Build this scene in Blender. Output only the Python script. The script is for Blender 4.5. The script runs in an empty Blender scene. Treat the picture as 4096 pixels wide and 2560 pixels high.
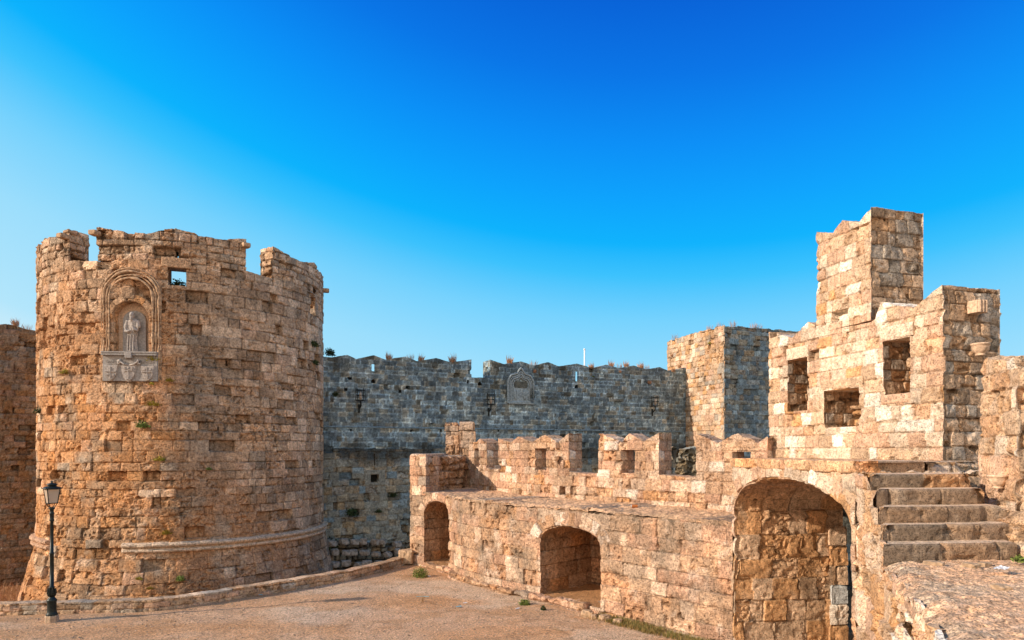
import bpy, bmesh, math, random
import numpy as np
from mathutils import Vector, Matrix, noise as mnoise

random.seed(7)
rng = np.random.RandomState(7)
S = bpy.context.scene
COL = S.collection
PI = math.pi

# ------------------------------------------------------------------ survey
F, CX, HY, CZ = 2700.0, 2048.0, 1800.0, 4.9      # photo focal length (px), principal column, horizon row, eye height


def PX(px, D):
    return (px - CX) / F * D


def PZ(py, D):
    return CZ + (HY - py) / F * D


# ------------------------------------------------------------------ noise
def _hash(ix, iy, iz, seed):
    h = (ix.astype(np.int64) * 374761393 + iy.astype(np.int64) * 668265263 + iz.astype(np.int64) * 2147483647 + seed * 1274126177) & 0xFFFFFFFF
    h = ((h ^ (h >> 13)) * 1274126177) & 0xFFFFFFFF
    h = ((h ^ (h >> 16)) * 2246822519) & 0xFFFFFFFF
    h = h ^ (h >> 15)
    return (h & 0xFFFFFF).astype(np.float64) / float(0xFFFFFF)


def vnoise(x, y, z=0.0, seed=0):
    x = np.asarray(x, float); y = np.asarray(y, float)
    z = np.zeros_like(x) + z
    x0 = np.floor(x); y0 = np.floor(y); z0 = np.floor(z)
    fx = x - x0; fy = y - y0; fz = z - z0
    fx = fx * fx * (3 - 2 * fx); fy = fy * fy * (3 - 2 * fy); fz = fz * fz * (3 - 2 * fz)
    ix = x0.astype(np.int64); iy = y0.astype(np.int64); iz = z0.astype(np.int64)
    r = 0
    for dz in (0, 1):
        wz = fz if dz else 1 - fz
        for dy in (0, 1):
            wy = fy if dy else 1 - fy
            a = _hash(ix, iy + dy, iz + dz, seed); b = _hash(ix + 1, iy + dy, iz + dz, seed)
            r = r + wz * wy * (a * (1 - fx) + b * fx)
    return r


def fbm(x, y, z=0.0, seed=0, octv=3):
    r = 0; a = 0.5; t = 0; f = 1.0
    for o in range(octv):
        r = r + a * vnoise(np.asarray(x) * f, np.asarray(y) * f, np.asarray(z) * f, seed + o * 17)
        t += a; a *= 0.55; f *= 2.03
    return r / t


def sstep(a, b, x):
    t = np.clip((x - a) / (b - a), 0, 1)
    return t * t * (3 - 2 * t)


# ------------------------------------------------------------------ objects
def setp(o, label=None, cat=None, group=None, kind=None):
    if label: o['label'] = label
    if cat: o['category'] = cat
    if group: o['group'] = group
    if kind: o['kind'] = kind
    return o


def thing(name, label, cat, loc=(0, 0, 0), group=None):
    o = bpy.data.objects.new(name, None)
    o.empty_display_size = 0.3
    COL.objects.link(o)
    o.location = loc
    return setp(o, label, cat, group)


def origin(parent):
    v = Vector((0, 0, 0))
    while parent is not None:
        v = v + parent.location
        parent = parent.parent
    return v


def link_mesh(name, me, mat, parent=None):
    o = bpy.data.objects.new(name, me)
    COL.objects.link(o)
    if mat: me.materials.append(mat)
    if parent is not None:
        w = origin(parent)
        me.transform(Matrix.Translation(-w))
        o.parent = parent
    return o


def np_mesh(name, V, Q, C, mat, parent=None, smooth=False):
    me = bpy.data.meshes.new(name)
    V = np.ascontiguousarray(V, dtype=np.float32); Q = np.ascontiguousarray(Q, dtype=np.int32)
    n, m, k = len(V), len(Q), Q.shape[1]
    me.vertices.add(n); me.vertices.foreach_set('co', V.ravel())
    me.loops.add(m * k); me.loops.foreach_set('vertex_index', Q.ravel())
    me.polygons.add(m); me.polygons.foreach_set('loop_start', np.arange(0, m * k, k, dtype=np.int32))
    me.update(calc_edges=True)
    if C is not None:
        a = me.color_attributes.new('Col', 'FLOAT_COLOR', 'POINT')
        c4 = np.ones((n, 4), np.float32); c4[:, :3] = C
        a.data.foreach_set('color', c4.ravel())
    if smooth: me.shade_smooth()
    else: me.shade_flat()
    return link_mesh(name, me, mat, parent)


def obj(name, bm, mat, parent=None, smooth=False):
    bmesh.ops.recalc_face_normals(bm, faces=bm.faces[:])
    me = bpy.data.meshes.new(name)
    bm.to_mesh(me); bm.free()
    if smooth: me.shade_smooth()
    else: me.shade_flat()
    return link_mesh(name, me, mat, parent)


def copy_tree(o, parent=None):
    c = o.copy(); COL.objects.link(c)
    if parent is not None: c.parent = parent
    for ch in [x for x in bpy.data.objects if x.parent == o]:
        copy_tree(ch, c)
    return c


# ------------------------------------------------------------------ bmesh helpers
def add_box(bm, c, s, rot=0.0, bev=0.0):
    M = Matrix.Translation(c) @ Matrix.Rotation(rot, 4, 'Z') @ Matrix.Diagonal((s[0], s[1], s[2], 1))
    r = bmesh.ops.create_cube(bm, size=1.0, matrix=M)
    if bev > 0:
        es = list({e for v in r['verts'] for e in v.link_edges})
        bmesh.ops.bevel(bm, geom=es, offset=bev, segments=2, affect='EDGES', profile=0.6)


def add_tube(bm, pts, r, n=8, cap=True):
    pts = [Vector(p) for p in pts]
    rs = r if hasattr(r, '__len__') else [r] * len(pts)
    rings = []
    for i, p in enumerate(pts):
        d = (pts[min(i + 1, len(pts) - 1)] - pts[max(i - 1, 0)])
        d = d.normalized() if d.length > 1e-9 else Vector((0, 0, 1))
        a = Vector((0, 0, 1)) if abs(d.z) < 0.9 else Vector((0, 1, 0))
        x = d.cross(a).normalized(); y = d.cross(x).normalized()
        rings.append([bm.verts.new(p + (x * math.cos(2 * PI * k / n) + y * math.sin(2 * PI * k / n)) * rs[i]) for k in range(n)])
    for a, b in zip(rings[:-1], rings[1:]):
        for k in range(n):
            bm.faces.new((a[k], a[(k + 1) % n], b[(k + 1) % n], b[k]))
    if cap:
        bm.faces.new(rings[0]); bm.faces.new(rings[-1])


def add_lathe(bm, c, prof, n=24, a0=0.0, a1=2 * PI):
    c = Vector(c); rings = []
    full = abs(a1 - a0 - 2 * PI) < 1e-6
    m = n if full else n + 1
    for r, z in prof:
        rings.append([bm.verts.new(c + Vector((r * math.cos(a0 + (a1 - a0) * k / n), r * math.sin(a0 + (a1 - a0) * k / n), z))) for k in range(m)])
    for a, b in zip(rings[:-1], rings[1:]):
        for k in range(m if full else m - 1):
            bm.faces.new((a[k], a[(k + 1) % m], b[(k + 1) % m], b[k]))
    if full:
        bm.faces.new(rings[0]); bm.faces.new(rings[-1])


# ------------------------------------------------------------------ paths
class Path:
    def __init__(self, pts, smooth=False, n=12):
        P = np.array(pts, float)
        if smooth:
            Q = []
            E = np.vstack([2 * P[0] - P[1], P, 2 * P[-1] - P[-2]])
            for i in range(1, len(E) - 2):
                p0, p1, p2, p3 = E[i - 1], E[i], E[i + 1], E[i + 2]
                for t in np.linspace(0, 1, n, endpoint=False):
                    Q.append(0.5 * ((2 * p1) + (-p0 + p2) * t + (2 * p0 - 5 * p1 + 4 * p2 - p3) * t * t + (-p0 + 3 * p1 - 3 * p2 + p3) * t ** 3))
            Q.append(P[-1]); P = np.array(Q)
        self.P = P
        self.S = np.concatenate([[0], np.cumsum(np.hypot(*np.diff(P, axis=0).T))])
        self.L = self.S[-1]

    def at(self, u):
        return np.interp(u, self.S, self.P[:, 0]), np.interp(u, self.S, self.P[:, 1])

    def nrm(self, u, e=0.02):
        x0, y0 = self.at(np.maximum(np.asarray(u) - e, 0)); x1, y1 = self.at(np.minimum(np.asarray(u) + e, self.L))
        dx, dy = x1 - x0, y1 - y0
        l = np.hypot(dx, dy) + 1e-12
        return dy / l, -dx / l

    def hit(self, px):
        k = (px - CX) / F
        g = self.P[:, 0] - k * self.P[:, 1]
        best = None
        for i in range(len(g) - 1):
            if g[i] * g[i + 1] <= 0 and g[i] != g[i + 1]:
                t = g[i] / (g[i] - g[i + 1])
                y = self.P[i, 1] + t * (self.P[i + 1, 1] - self.P[i, 1])
                if y > 0 and (best is None or y < best[1]):
                    best = (self.S[i] + t * (self.S[i + 1] - self.S[i]), y)
        if best is None:
            a = 0 if abs(g[0]) < abs(g[-1]) else -1
            best = (self.S[a], self.P[a, 1])
        return best

    def u(self, px):
        return self.hit(px)[0]

    def z(self, px, py):
        return PZ(py, self.hit(px)[1])

    def uz(self, px, py):
        u, d = self.hit(px)
        return u, PZ(py, d)

    def pos(self, u, z, h=0.0):
        x, y = self.at(u); nx, ny = self.nrm(u)
        return Vector((float(x + nx * h), float(y + ny * h), float(z)))

    def ang(self, u):
        nx, ny = self.nrm(u)
        return math.atan2(float(ny), float(nx)) + PI / 2     # rotation that turns -Y to the wall's outward normal

    def offset(self, d):
        nx, ny = self.nrm(self.S)
        return Path(self.P + np.stack([nx, ny], 1) * d)


# ------------------------------------------------------------------ masonry pattern
PAL = {
    'tan': (.53, .37, .245), 'cream': (.63, .49, .365), 'white': (.78, .69, .58), 'orange': (.53, .30, .145),
    'pink': (.53, .345, .235), 'grey': (.39, .325, .26), 'dark': (.19, .16, .125), 'brown': (.40, .265, .165),
    'blue': (.29, .325, .345), 'pale': (.47, .49, .49), 'slate': (.19, .215, .235),
}


class Pat:
    def __init__(s, seed, z0, z1, h, u0, u1, w, mix, off=.02, miss=0.0, erode=.3, rough=.02, joint=.03, jw=.035, hv=.2, wv=.45,
                 jcol=.6, patch=.5, gap=0.0, eroc='orange', warp=.03, mott=.5, tv=.30):
        s.__dict__.update(locals())
        r = np.random.RandomState(seed)
        ze = [z0]
        while ze[-1] < z1: ze.append(ze[-1] + h * (1 + hv * (r.rand() * 2 - 1)))
        s.ze = np.array(ze)
        s.ue = []
        for _ in ze:
            ue = [u0 - r.rand() * w - 1]
            hh = 1
            while ue[-1] < u1 + 1: ue.append(ue[-1] + w * (1 + wv * (r.rand() * 2 - 1)) * (0.55 if r.rand() < .15 else 1))
            s.ue.append(np.array(ue))
        names = list(mix.keys()); wts = np.array([mix[k] for k in names], float); wts = np.cumsum(wts / wts.sum())
        s.cols = np.array([PAL[k] for k in names]); s.wts = wts
        s.ecol = np.array(PAL[eroc])

    def eval(s, U, Z, darkfn=None):
        U = np.asarray(U, float); Z = np.asarray(Z, float)
        sd = s.seed
        u = U + s.warp * 1.2 * (vnoise(U * 3.1, Z * 3.1, 3, sd + 1) - .5) + .018 * (vnoise(U * 13, Z * 13, 3, sd + 5) - .5)
        z = Z + s.warp * 1.6 * (vnoise(U * .6, Z * .9, 7, sd + 2) - .5) + s.warp * (vnoise(U * 2.9, Z * 2.9, 9, sd + 3) - .5) + .018 * (vnoise(U * 13, Z * 13, 5, sd + 6) - .5)
        ci = np.clip(np.searchsorted(s.ze, z) - 1, 0, len(s.ze) - 2)
        bi = np.zeros_like(ci); du = np.zeros_like(u); cu = np.zeros_like(u)
        for c in np.unique(ci):
            m = ci == c
            e = s.ue[c]
            b = np.clip(np.searchsorted(e, u[m]) - 1, 0, len(e) - 2)
            bi[m] = b
            du[m] = np.minimum(u[m] - e[b], e[b + 1] - u[m]); cu[m] = (e[b] + e[b + 1]) / 2
        cz = (s.ze[ci] + s.ze[ci + 1]) / 2
        dz = np.minimum(z - s.ze[ci], s.ze[ci + 1] - z)
        k = .03
        d = np.minimum(du, dz) - np.maximum(k - np.abs(du - dz), 0) ** 2 / (4 * k)      # smooth min rounds the corners
        R = lambda q: _hash(ci, bi, np.full_like(ci, q), sd + 31)
        zone = fbm(cu * .33, cz * .33, 1.5, sd + 40, 2)                                  # eroded zones of the wall
        r1, r2, r3, r4, r5, r6 = R(1), R(2), R(3), R(4), R(5), R(6)
        er = sstep(.0, .35, s.erode * (.35 + 2.1 * np.clip(zone - .3, 0, 1)) - r3 + .12)
        ms = r2 < s.miss * (.2 + 3 * np.clip(zone - .38, 0, 1))
        off = (r1 - .5) * 2 * s.off
        off = np.where(ms, -(.08 + .16 * r5), off) - er * .035 * (.3 + r5)
        e = np.clip(d / s.jw, 0, 1)
        jd = s.joint * (.5 + r6) + s.gap
        h = off - jd * (1 - e) ** 1.6
        # slanted block faces, broken corners
        h = h + (R(7) - .5) * .06 * (u - cu) * (1 + 2 * er) + (R(8) - .5) * .08 * (z - cz) * (1 + er)
        f1 = fbm(U * 5.5, Z * 7.5, r1 * 9, sd + 50, 3) - .5
        f2 = fbm(U * 15, Z * 17, r2 * 9, sd + 60, 2) - .5
        h = h + s.rough * (.55 + 3.2 * er) * f1 * 2 + s.rough * (.5 + 1.2 * er) * f2
        chip = sstep(.62, .8, vnoise(U * 4, Z * 4, 2, sd + 70)) * (1 - np.clip(d / .12, 0, 1))
        h = h - chip * .06
        pit = sstep(.70, .86, vnoise(U * 8.5, Z * 8.5, 4, sd + 75)) * (.3 + er)
        h = h - pit * .05 * (1 if s.rough > .008 else .3)
        tv_ = s.tv
        # colour
        idx = np.searchsorted(s.wts, r4 * .9999)
        C = s.cols[np.clip(idx, 0, len(s.cols) - 1)]
        C = C * (1 - er[..., None] * .55) + s.ecol * er[..., None] * .55
        tone = (1 - tv_ / 2 + tv_ * r5) * (1 + s.mott * (fbm(U * 2.2, Z * 2.2, 1, sd + 80, 3) - .5)) * (1 + .5 * (fbm(U * .35, Z * .35, 1, sd + 81, 2) - .5))
        C = C * tone[..., None]
        pw = s.patch * sstep(.56, .74, fbm(U * 1.5, Z * 1.5, 6, sd + 90, 4))
        C = C * (1 - pw[..., None] * .6) + np.array(PAL['dark']) * pw[..., None] * .6
        lw = s.patch * sstep(.60, .76, fbm(U * 2.4, Z * 2.4, 11, sd + 95, 4))
        C = C * (1 - lw[..., None] * .45) + np.array(PAL['white']) * lw[..., None] * .45
        j = sstep(.0, 1., d / (s.jw * .8))
        C = C * (s.jcol + (1 - s.jcol) * j)[..., None]
        C = C * (1 - .4 * pit)[..., None] * np.where(ms, .72, 1)[..., None]  # recess shade put into the colour of pits and missing blocks
        if darkfn is not None: C = darkfn(U, Z, C)
        return h, C


def hfield(name, mat, parent, path, pat, z0, ztop, ua, ub, res=.05, zres=None, thick=.5, holes=(), rfun=None, back=False, us=None,
           pat2=None, step=.05, rimnoise=.02, darkfn=None, topj=.0, capw=1.0, notch=0.0):
    """one masonry sheet: a displaced grid along the path, with holes and a skyline, its rim carried inward by `thick`"""
    zres = zres or res
    topf = ztop if callable(ztop) else (lambda u, c=ztop: np.zeros_like(np.asarray(u, float)) + c)
    if us is None: us = np.linspace(ua, ub, max(2, int(round((ub - ua) / res)) + 1))
    ukeys = [k for h in holes for k in (h['u0'], h['u1'])]
    us = us.copy()
    for k in ukeys:
        i = int(np.argmin(np.abs(us - k))); us[i] = k
    ztm = float(np.max(topf(np.linspace(ua, ub, 200)))) + topj
    zs = np.linspace(z0, ztm, max(2, int(round((ztm - z0) / zres)) + 1))
    for h in holes:
        for k in [h['zb']] + ([h['zt']] if 'zt' in h else [float(h['za'](np.array([h['u0']]))[0])]):
            i = int(np.argmin(np.abs(zs - k))); zs[i] = k
    nu, nz = len(us), len(zs)
    U, Z = np.meshgrid(us, zs, indexing='ij')
    Z = Z.copy()
    T = topf(us)
    if topj: T = T + topj * 2 * (fbm(us * 3.3, us * 0, 2, pat.seed + 300, 3) - .5) * 1.3
    if notch:
        bw = pat.w * .8
        bi = np.floor(us / bw + .35 * vnoise(us * 2, us * 0, 1, pat.seed)).astype(np.int64)
        q_ = _hash(bi, bi * 0, bi * 0, pat.seed + 400); q2_ = _hash(bi, bi * 0 + 1, bi * 0, pat.seed + 400)
        T = T - notch * np.where(q_ < .28, .3 + q2_, .12 * q2_) - notch * .5 * np.clip(fbm(us * 9, us * 0, 4, pat.seed + 301, 2) - .45, 0, 1)
    kt = np.argmin(np.abs(zs[None, :] - T[:, None]), axis=1)
    J = np.arange(nz)[None, :]
    Z = np.where(J >= kt[:, None], T[:, None], Z)
    keep = J[:, :-1] < np.maximum(kt[:-1], kt[1:])[:, None]
    for h in holes:
        i0 = int(np.argmin(np.abs(us - h['u0']))); i1 = int(np.argmin(np.abs(us - h['u1'])))
        if i1 <= i0: continue
        kb = int(np.argmin(np.abs(zs - h['zb'])))
        cols = np.arange(i0, i1 + 1)
        za = (np.zeros(len(cols)) + h['zt']) if 'zt' in h else h['za'](us[cols])
        if h.get('jag'): za = za + h['jag'] * (fbm(us[cols] * 5, us[cols] * 0, 3, pat.seed + 77, 2) - .5)
        ka = np.argmin(np.abs(zs[None, :] - za[:, None]), axis=1)
        for q, i in enumerate(cols):
            if 0 < q < len(cols) - 1 and ka[q] > kb: Z[i, kb + 1:ka[q] + 1] = za[q]
        for q in range(len(cols) - 1):
            keep[cols[q], kb:min(ka[q], ka[q + 1])] = False
    H, C = pat.eval(U, Z, darkfn)
    x, y = path.at(U); nx, ny = path.nrm(U)
    R0 = rfun(Z) if rfun else 0.0
    P = np.stack([x + nx * (H + R0), y + ny * (H + R0), Z], -1).reshape(-1, 3)
    N = np.stack([nx, ny, nx * 0], -1).reshape(-1, 3)
    B0 = np.stack([x + nx * R0, y + ny * R0, Z], -1).reshape(-1, 3)
    C = C.reshape(-1, 3)
    idx = np.arange(nu * nz).reshape(nu, nz)
    Q = np.stack([idx[:-1, :-1], idx[1:, :-1], idx[1:, 1:], idx[:-1, 1:]], -1)[keep]
    V = [P]; FC = [Q]; CC = [C]; base = len(P)
    if thick > 0:
        E = np.concatenate([Q[:, [0, 1]], Q[:, [1, 2]], Q[:, [2, 3]], Q[:, [3, 0]]])
        key = np.sort(E, 1); key = key[:, 0].astype(np.int64) * (nu * nz) + key[:, 1]
        _, inv, cnt = np.unique(key, return_inverse=True, return_counts=True)
        BE = E[cnt[inv] == 1]
        dist = np.linalg.norm(B0[BE[:, 0]] - B0[BE[:, 1]], axis=1)
        BE = BE[dist > 1e-6]
        bv, binv = np.unique(BE.ravel(), return_inverse=True)
        be = binv.reshape(-1, 2)
        e = B0[BE[:, 1]] - B0[BE[:, 0]]; e /= np.linalg.norm(e, axis=1)[:, None]
        m = np.cross(e, N[BE[:, 0]])
        M = np.zeros((len(bv), 3))
        np.add.at(M, be[:, 0], m); np.add.at(M, be[:, 1], m)
        M /= (np.linalg.norm(M, axis=1)[:, None] + 1e-9)
        w = np.clip(np.hypot(M[:, 0], M[:, 1]), 0, 1)
        w = np.where(w > .8, 1.0, np.where(w < .4, 0.0, w))
        n = max(1, int(math.ceil(thick / step)))
        p2 = pat2 or pat
        prev = bv
        bvz = Z.ravel()[bv]; bvu = U.ravel()[bv]
        side = np.where(M[:, 0] * 1 + M[:, 1] * .3 > 0, 37.0, 91.0)
        bn = N[bv]
        for k in range(1, n + 1):
            dk = thick * k / n
            h2, c2 = p2.eval(np.zeros(len(bv)) + p2.u0 + 1.2 + dk + (side % 3) * .13, bvz, None)
            h3 = rimnoise * 2 * (fbm(bvu * 6 + dk * 6, bvz * 6, dk * 6, pat.seed + 5, 3) - .5)
            ramp = min(1, k / max(1, .08 / step)) if k < n else 0
            c3 = C[bv] * (.9 + .35 * (fbm(bvu * 3, bvz * 3, dk * 4, pat.seed + 9, 3)))[:, None] * capw
            if k == n and not back:
                pk = B0[bv] - bn * dk
            else:
                pk = P[bv] - bn * dk if k < n else B0[bv] - bn * dk
            pk = pk + M * ((w * h2 + (1 - w) * h3 + .3 * h3) * ramp)[:, None]
            ck = c2 * w[:, None] + c3 * (1 - w)[:, None]
            if k == n and back:
                PB = B0 - N * thick
                V.append(PB); CC.append(C * .9); FC.append(Q[:, ::-1] + base)
                ids = bv + base
                FC.append(np.stack([prev[be[:, 1]], prev[be[:, 0]], ids[be[:, 0]], ids[be[:, 1]]], -1))
                base += len(PB)
            else:
                V.append(pk); CC.append(ck)
                ids = np.arange(len(bv)) + base; base += len(bv)
                FC.append(np.stack([prev[be[:, 1]], prev[be[:, 0]], ids[be[:, 0]], ids[be[:, 1]]], -1))
                prev = ids
    V = np.concatenate(V); FC = np.concatenate(FC); CC = np.concatenate(CC)
    used = np.zeros(len(V), bool); used[FC.ravel()] = True
    mp = np.cumsum(used) - 1
    return np_mesh(name, V[used], mp[FC], CC[used], mat, parent)


def sheet(name, mat, parent, GX, GY, GZ, C, kind=None):
    nu, nv = GX.shape
    V = np.stack([GX, GY, GZ], -1).reshape(-1, 3)
    idx = np.arange(nu * nv).reshape(nu, nv)
    Q = np.stack([idx[:-1, :-1], idx[1:, :-1], idx[1:, 1:], idx[:-1, 1:]], -1).reshape(-1, 4)
    a = V[Q[0, 1]] - V[Q[0, 0]]; b = V[Q[0, 3]] - V[Q[0, 0]]
    mid = len(Q) // 2
    a = V[Q[mid, 1]] - V[Q[mid, 0]]; b = V[Q[mid, 3]] - V[Q[mid, 0]]
    if np.cross(a, b)[2] < 0: Q = Q[:, ::-1]
    o = np_mesh(name, V, Q, C.reshape(-1, 3), mat, parent)
    if kind: o['kind'] = kind
    return o


def rubble_block(name, mat, parent, poly, z0, z1, pat, res=.05, bulge=.0, capz=None, capcol='tan', capdark=None, round_=.05, rough=.03):
    """a closed block of masonry: displaced sides all round with a rounded, rough top"""
    poly = np.array(poly, float)
    path = Path(np.vstack([poly, poly[:1]]))
    nu = max(8, int(path.L / res)); us = np.linspace(0, path.L, nu, endpoint=False)
    for k in path.S[:-1]:
        us[int(np.argmin(np.abs(us - k)))] = k
    nz = max(2, int((z1 - z0) / res) + 1); zs = np.linspace(z0, z1, nz)
    U, Z = np.meshgrid(us, zs, indexing='ij')
    H, C = pat.eval(U, Z)
    x, y = path.at(U); 
    def wrapn(u, e=.02):
        x0, y0 = path.at((u - e) % path.L); x1, y1 = path.at((u + e) % path.L)
        dx, dy = x1 - x0, y1 - y0; l = np.hypot(dx, dy) + 1e-9
        return dy / l, -dx / l
    nx, ny = wrapn(U)
    inset = round_ * np.clip(1 - (z1 - Z) / (round_ * 1.5), 0, 1) ** 2
    P = np.stack([x + nx * (H - inset), y + ny * (H - inset), Z + 0 * x], -1)
    cen = poly.mean(0)
    rings = [P.reshape(-1, 3)]; cols = [C.reshape(-1, 3)]
    idx = np.arange(nu * nz).reshape(nu, nz)
    nxt = np.roll(idx, -1, 0)
    Q = [np.stack([idx[:, :-1], nxt[:, :-1], nxt[:, 1:], idx[:, 1:]], -1).reshape(-1, 4)]
    base = nu * nz
    prev = idx[:, -1]
    edge = P[:, -1, :]
    size = np.max(np.abs(poly - cen)); m = max(2, int(size / res))
    for k in range(1, m + 1):
        t = k / m
        q = edge * (1 - t) + np.array([cen[0], cen[1], z1]) * t
        zt = capz(q[:, 0], q[:, 1]) if capz else 0
        q[:, 2] = z1 + zt + rough * 2 * (fbm(q[:, 0] * 4, q[:, 1] * 4, 2, pat.seed + 3, 4) - .5) * min(1, t * 5)
        cc = np.array(PAL[capcol]) * (.75 + .5 * fbm(q[:, 0] * 5, q[:, 1] * 5, 1, pat.seed + 8, 3))[:, None]
        rings.append(q); cols.append(cc)
        ids = np.arange(nu) + base; base += nu
        Q.append(np.stack([prev, np.roll(prev, -1), np.roll(ids, -1), ids], -1))
        prev = ids
    return np_mesh(name, np.concatenate(rings), np.concatenate(Q), np.concatenate(cols), mat, parent)


def band(name, mat, parent, path, curve, w0, w1, pat, h0=.03, res=.04, rfun=None, edge=.03):
    """a raised band of cut stones following a curve (u,z) on a wall: arch rings"""
    c = np.array(curve, float)
    Ls = np.concatenate([[0], np.cumsum(np.hypot(*np.diff(c, axis=0).T))])
    n = max(4, int(Ls[-1] / res)); t = np.linspace(0, Ls[-1], n)
    cu, cz = np.interp(t, Ls, c[:, 0]), np.interp(t, Ls, c[:, 1])
    tu, tz = np.gradient(cu), np.gradient(cz); l = np.hypot(tu, tz); tu /= l; tz /= l
    m = max(4, int((w1 - w0) / res)); r = np.linspace(w0, w1, m)
    T, Rr = np.meshgrid(t, r, indexing='ij')
    UU = cu[:, None] - tz[:, None] * Rr; ZZ = cz[:, None] + tu[:, None] * Rr
    H, C = pat.eval(T, Rr * .999 + pat.z0 + .02)
    ed = np.minimum(np.minimum(Rr - w0, w1 - Rr), np.minimum(T, Ls[-1] - T))
    H = H + h0
    H = np.where(ed < 1e-6, -.08, H)
    x, y = path.at(UU); nx, ny = path.nrm(UU)
    R0 = rfun(ZZ) if rfun else 0
    V = np.stack([x + nx * (H + R0), y + ny * (H + R0), ZZ], -1).reshape(-1, 3)
    idx = np.arange(n * m).reshape(n, m)
    Q = np.stack([idx[:-1, :-1], idx[1:, :-1], idx[1:, 1:], idx[:-1, 1:]], -1).reshape(-1, 4)
    return np_mesh(name, V, Q, C.reshape(-1, 3), mat, parent)


def slab(name, mat, parent, path, u0, u1, z0, z1, h, col='cream', seed=1, rough=.012, res=.04, zfun=None, rfun=None, depth=.1):
    """one dressed stone standing proud of a wall (lintel, tablet, sill)"""
    nu = max(4, int((u1 - u0) / res)); nz = max(4, int((z1 - z0) / res))
    us = np.concatenate([[u0], np.linspace(u0, u1, nu), [u1]]); zs = np.concatenate([[z0], np.linspace(z0, z1, nz), [z1]])
    U, Z = np.meshgrid(us, zs, indexing='ij')
    ed = np.minimum(np.minimum(U - u0, u1 - U), np.minimum(Z - z0, z1 - Z))
    H = h - .012 * np.clip(1 - ed / .04, 0, 1) + rough * 2 * (fbm(U * 7, Z * 7, 1, seed, 3) - .5)
    H[0, :] = H[-1, :] = -depth; H[:, 0] = H[:, -1] = -depth
    C = np.array(PAL[col]) * (.72 + .56 * fbm(U * 4, Z * 4, 3, seed + 4, 4))[..., None]
    x, y = path.at(U); nx, ny = path.nrm(U)
    R0 = rfun(Z) if rfun else 0
    V = np.stack([x + nx * (H + R0), y + ny * (H + R0), Z], -1).reshape(-1, 3)
    n, m = U.shape
    idx = np.arange(n * m).reshape(n, m)
    Q = np.stack([idx[:-1, :-1], idx[1:, :-1], idx[1:, 1:], idx[:-1, 1:]], -1).reshape(-1, 4)
    return np_mesh(name, V, Q, C.reshape(-1, 3), mat, parent)


# ------------------------------------------------------------------ materials
def nodes_of(name):
    m = bpy.data.materials.new(name); m.use_nodes = True
    nt = m.node_tree
    return m, nt, nt.nodes['Principled BSDF']


def stone_mat(name, tint=(1, 1, 1), scale=9.0, bump=.5, vary=.55, dist=.03, pit=.42):
    m, nt, b = nodes_of(name)
    N, L = nt.nodes.new, nt.links.new
    at = N('ShaderNodeAttribute'); at.attribute_name = 'Col'
    geo = N('ShaderNodeNewGeometry')
    n1 = N('ShaderNodeTexNoise'); n1.inputs['Scale'].default_value = scale; n1.inputs['Detail'].default_value = 8; n1.inputs['Roughness'].default_value = .72
    n2 = N('ShaderNodeTexNoise'); n2.inputs['Scale'].default_value = scale * 3.3; n2.inputs['Detail'].default_value = 4
    L(geo.outputs['Position'], n1.inputs['Vector']); L(geo.outputs['Position'], n2.inputs['Vector'])
    r1 = N('ShaderNodeMapRange'); r1.inputs[1].default_value = .3; r1.inputs[2].default_value = .7
    r1.inputs[3].default_value = 1 - vary; r1.inputs[4].default_value = 1 + vary * .8
    L(n1.outputs['Fac'], r1.inputs[0])
    r2 = N('ShaderNodeMapRange'); r2.inputs[1].default_value = .34; r2.inputs[2].default_value = .49
    r2.inputs[3].default_value = pit; r2.inputs[4].default_value = 1.0
    L(n2.outputs['Fac'], r2.inputs[0])
    mu = N('ShaderNodeMath'); mu.operation = 'MULTIPLY'; L(r1.outputs[0], mu.inputs[0]); L(r2.outputs[0], mu.inputs[1])
    mx = N('ShaderNodeMix'); mx.data_type = 'RGBA'; mx.blend_type = 'MULTIPLY'; mx.inputs[0].default_value = 1.0
    L(at.outputs['Color'], mx.inputs[6]); L(mu.outputs[0], mx.inputs[7])
    mt = N('ShaderNodeMix'); mt.data_type = 'RGBA'; mt.blend_type = 'MULTIPLY'; mt.inputs[0].default_value = 1.0
    L(mx.outputs[2], mt.inputs[6]); mt.inputs[7].default_value = (*tint, 1)
    L(mt.outputs[2], b.inputs['Base Color'])
    b.inputs['Roughness'].default_value = .93
    b.inputs['Specular IOR Level'].default_value = .2
    ad = N('ShaderNodeMath'); ad.operation = 'ADD'; L(n1.outputs['Fac'], ad.inputs[0])
    m2 = N('ShaderNodeMath'); m2.operation = 'MULTIPLY'; m2.inputs[1].default_value = .5; L(r2.outputs[0], m2.inputs[0]); L(m2.outputs[0], ad.inputs[1])
    bp = N('ShaderNodeBump'); bp.inputs['Strength'].default_value = bump; bp.inputs['Distance'].default_value = dist
    L(ad.outputs[0], bp.inputs['Height']); L(bp.outputs['Normal'], b.inputs['Normal'])
    return m


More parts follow.
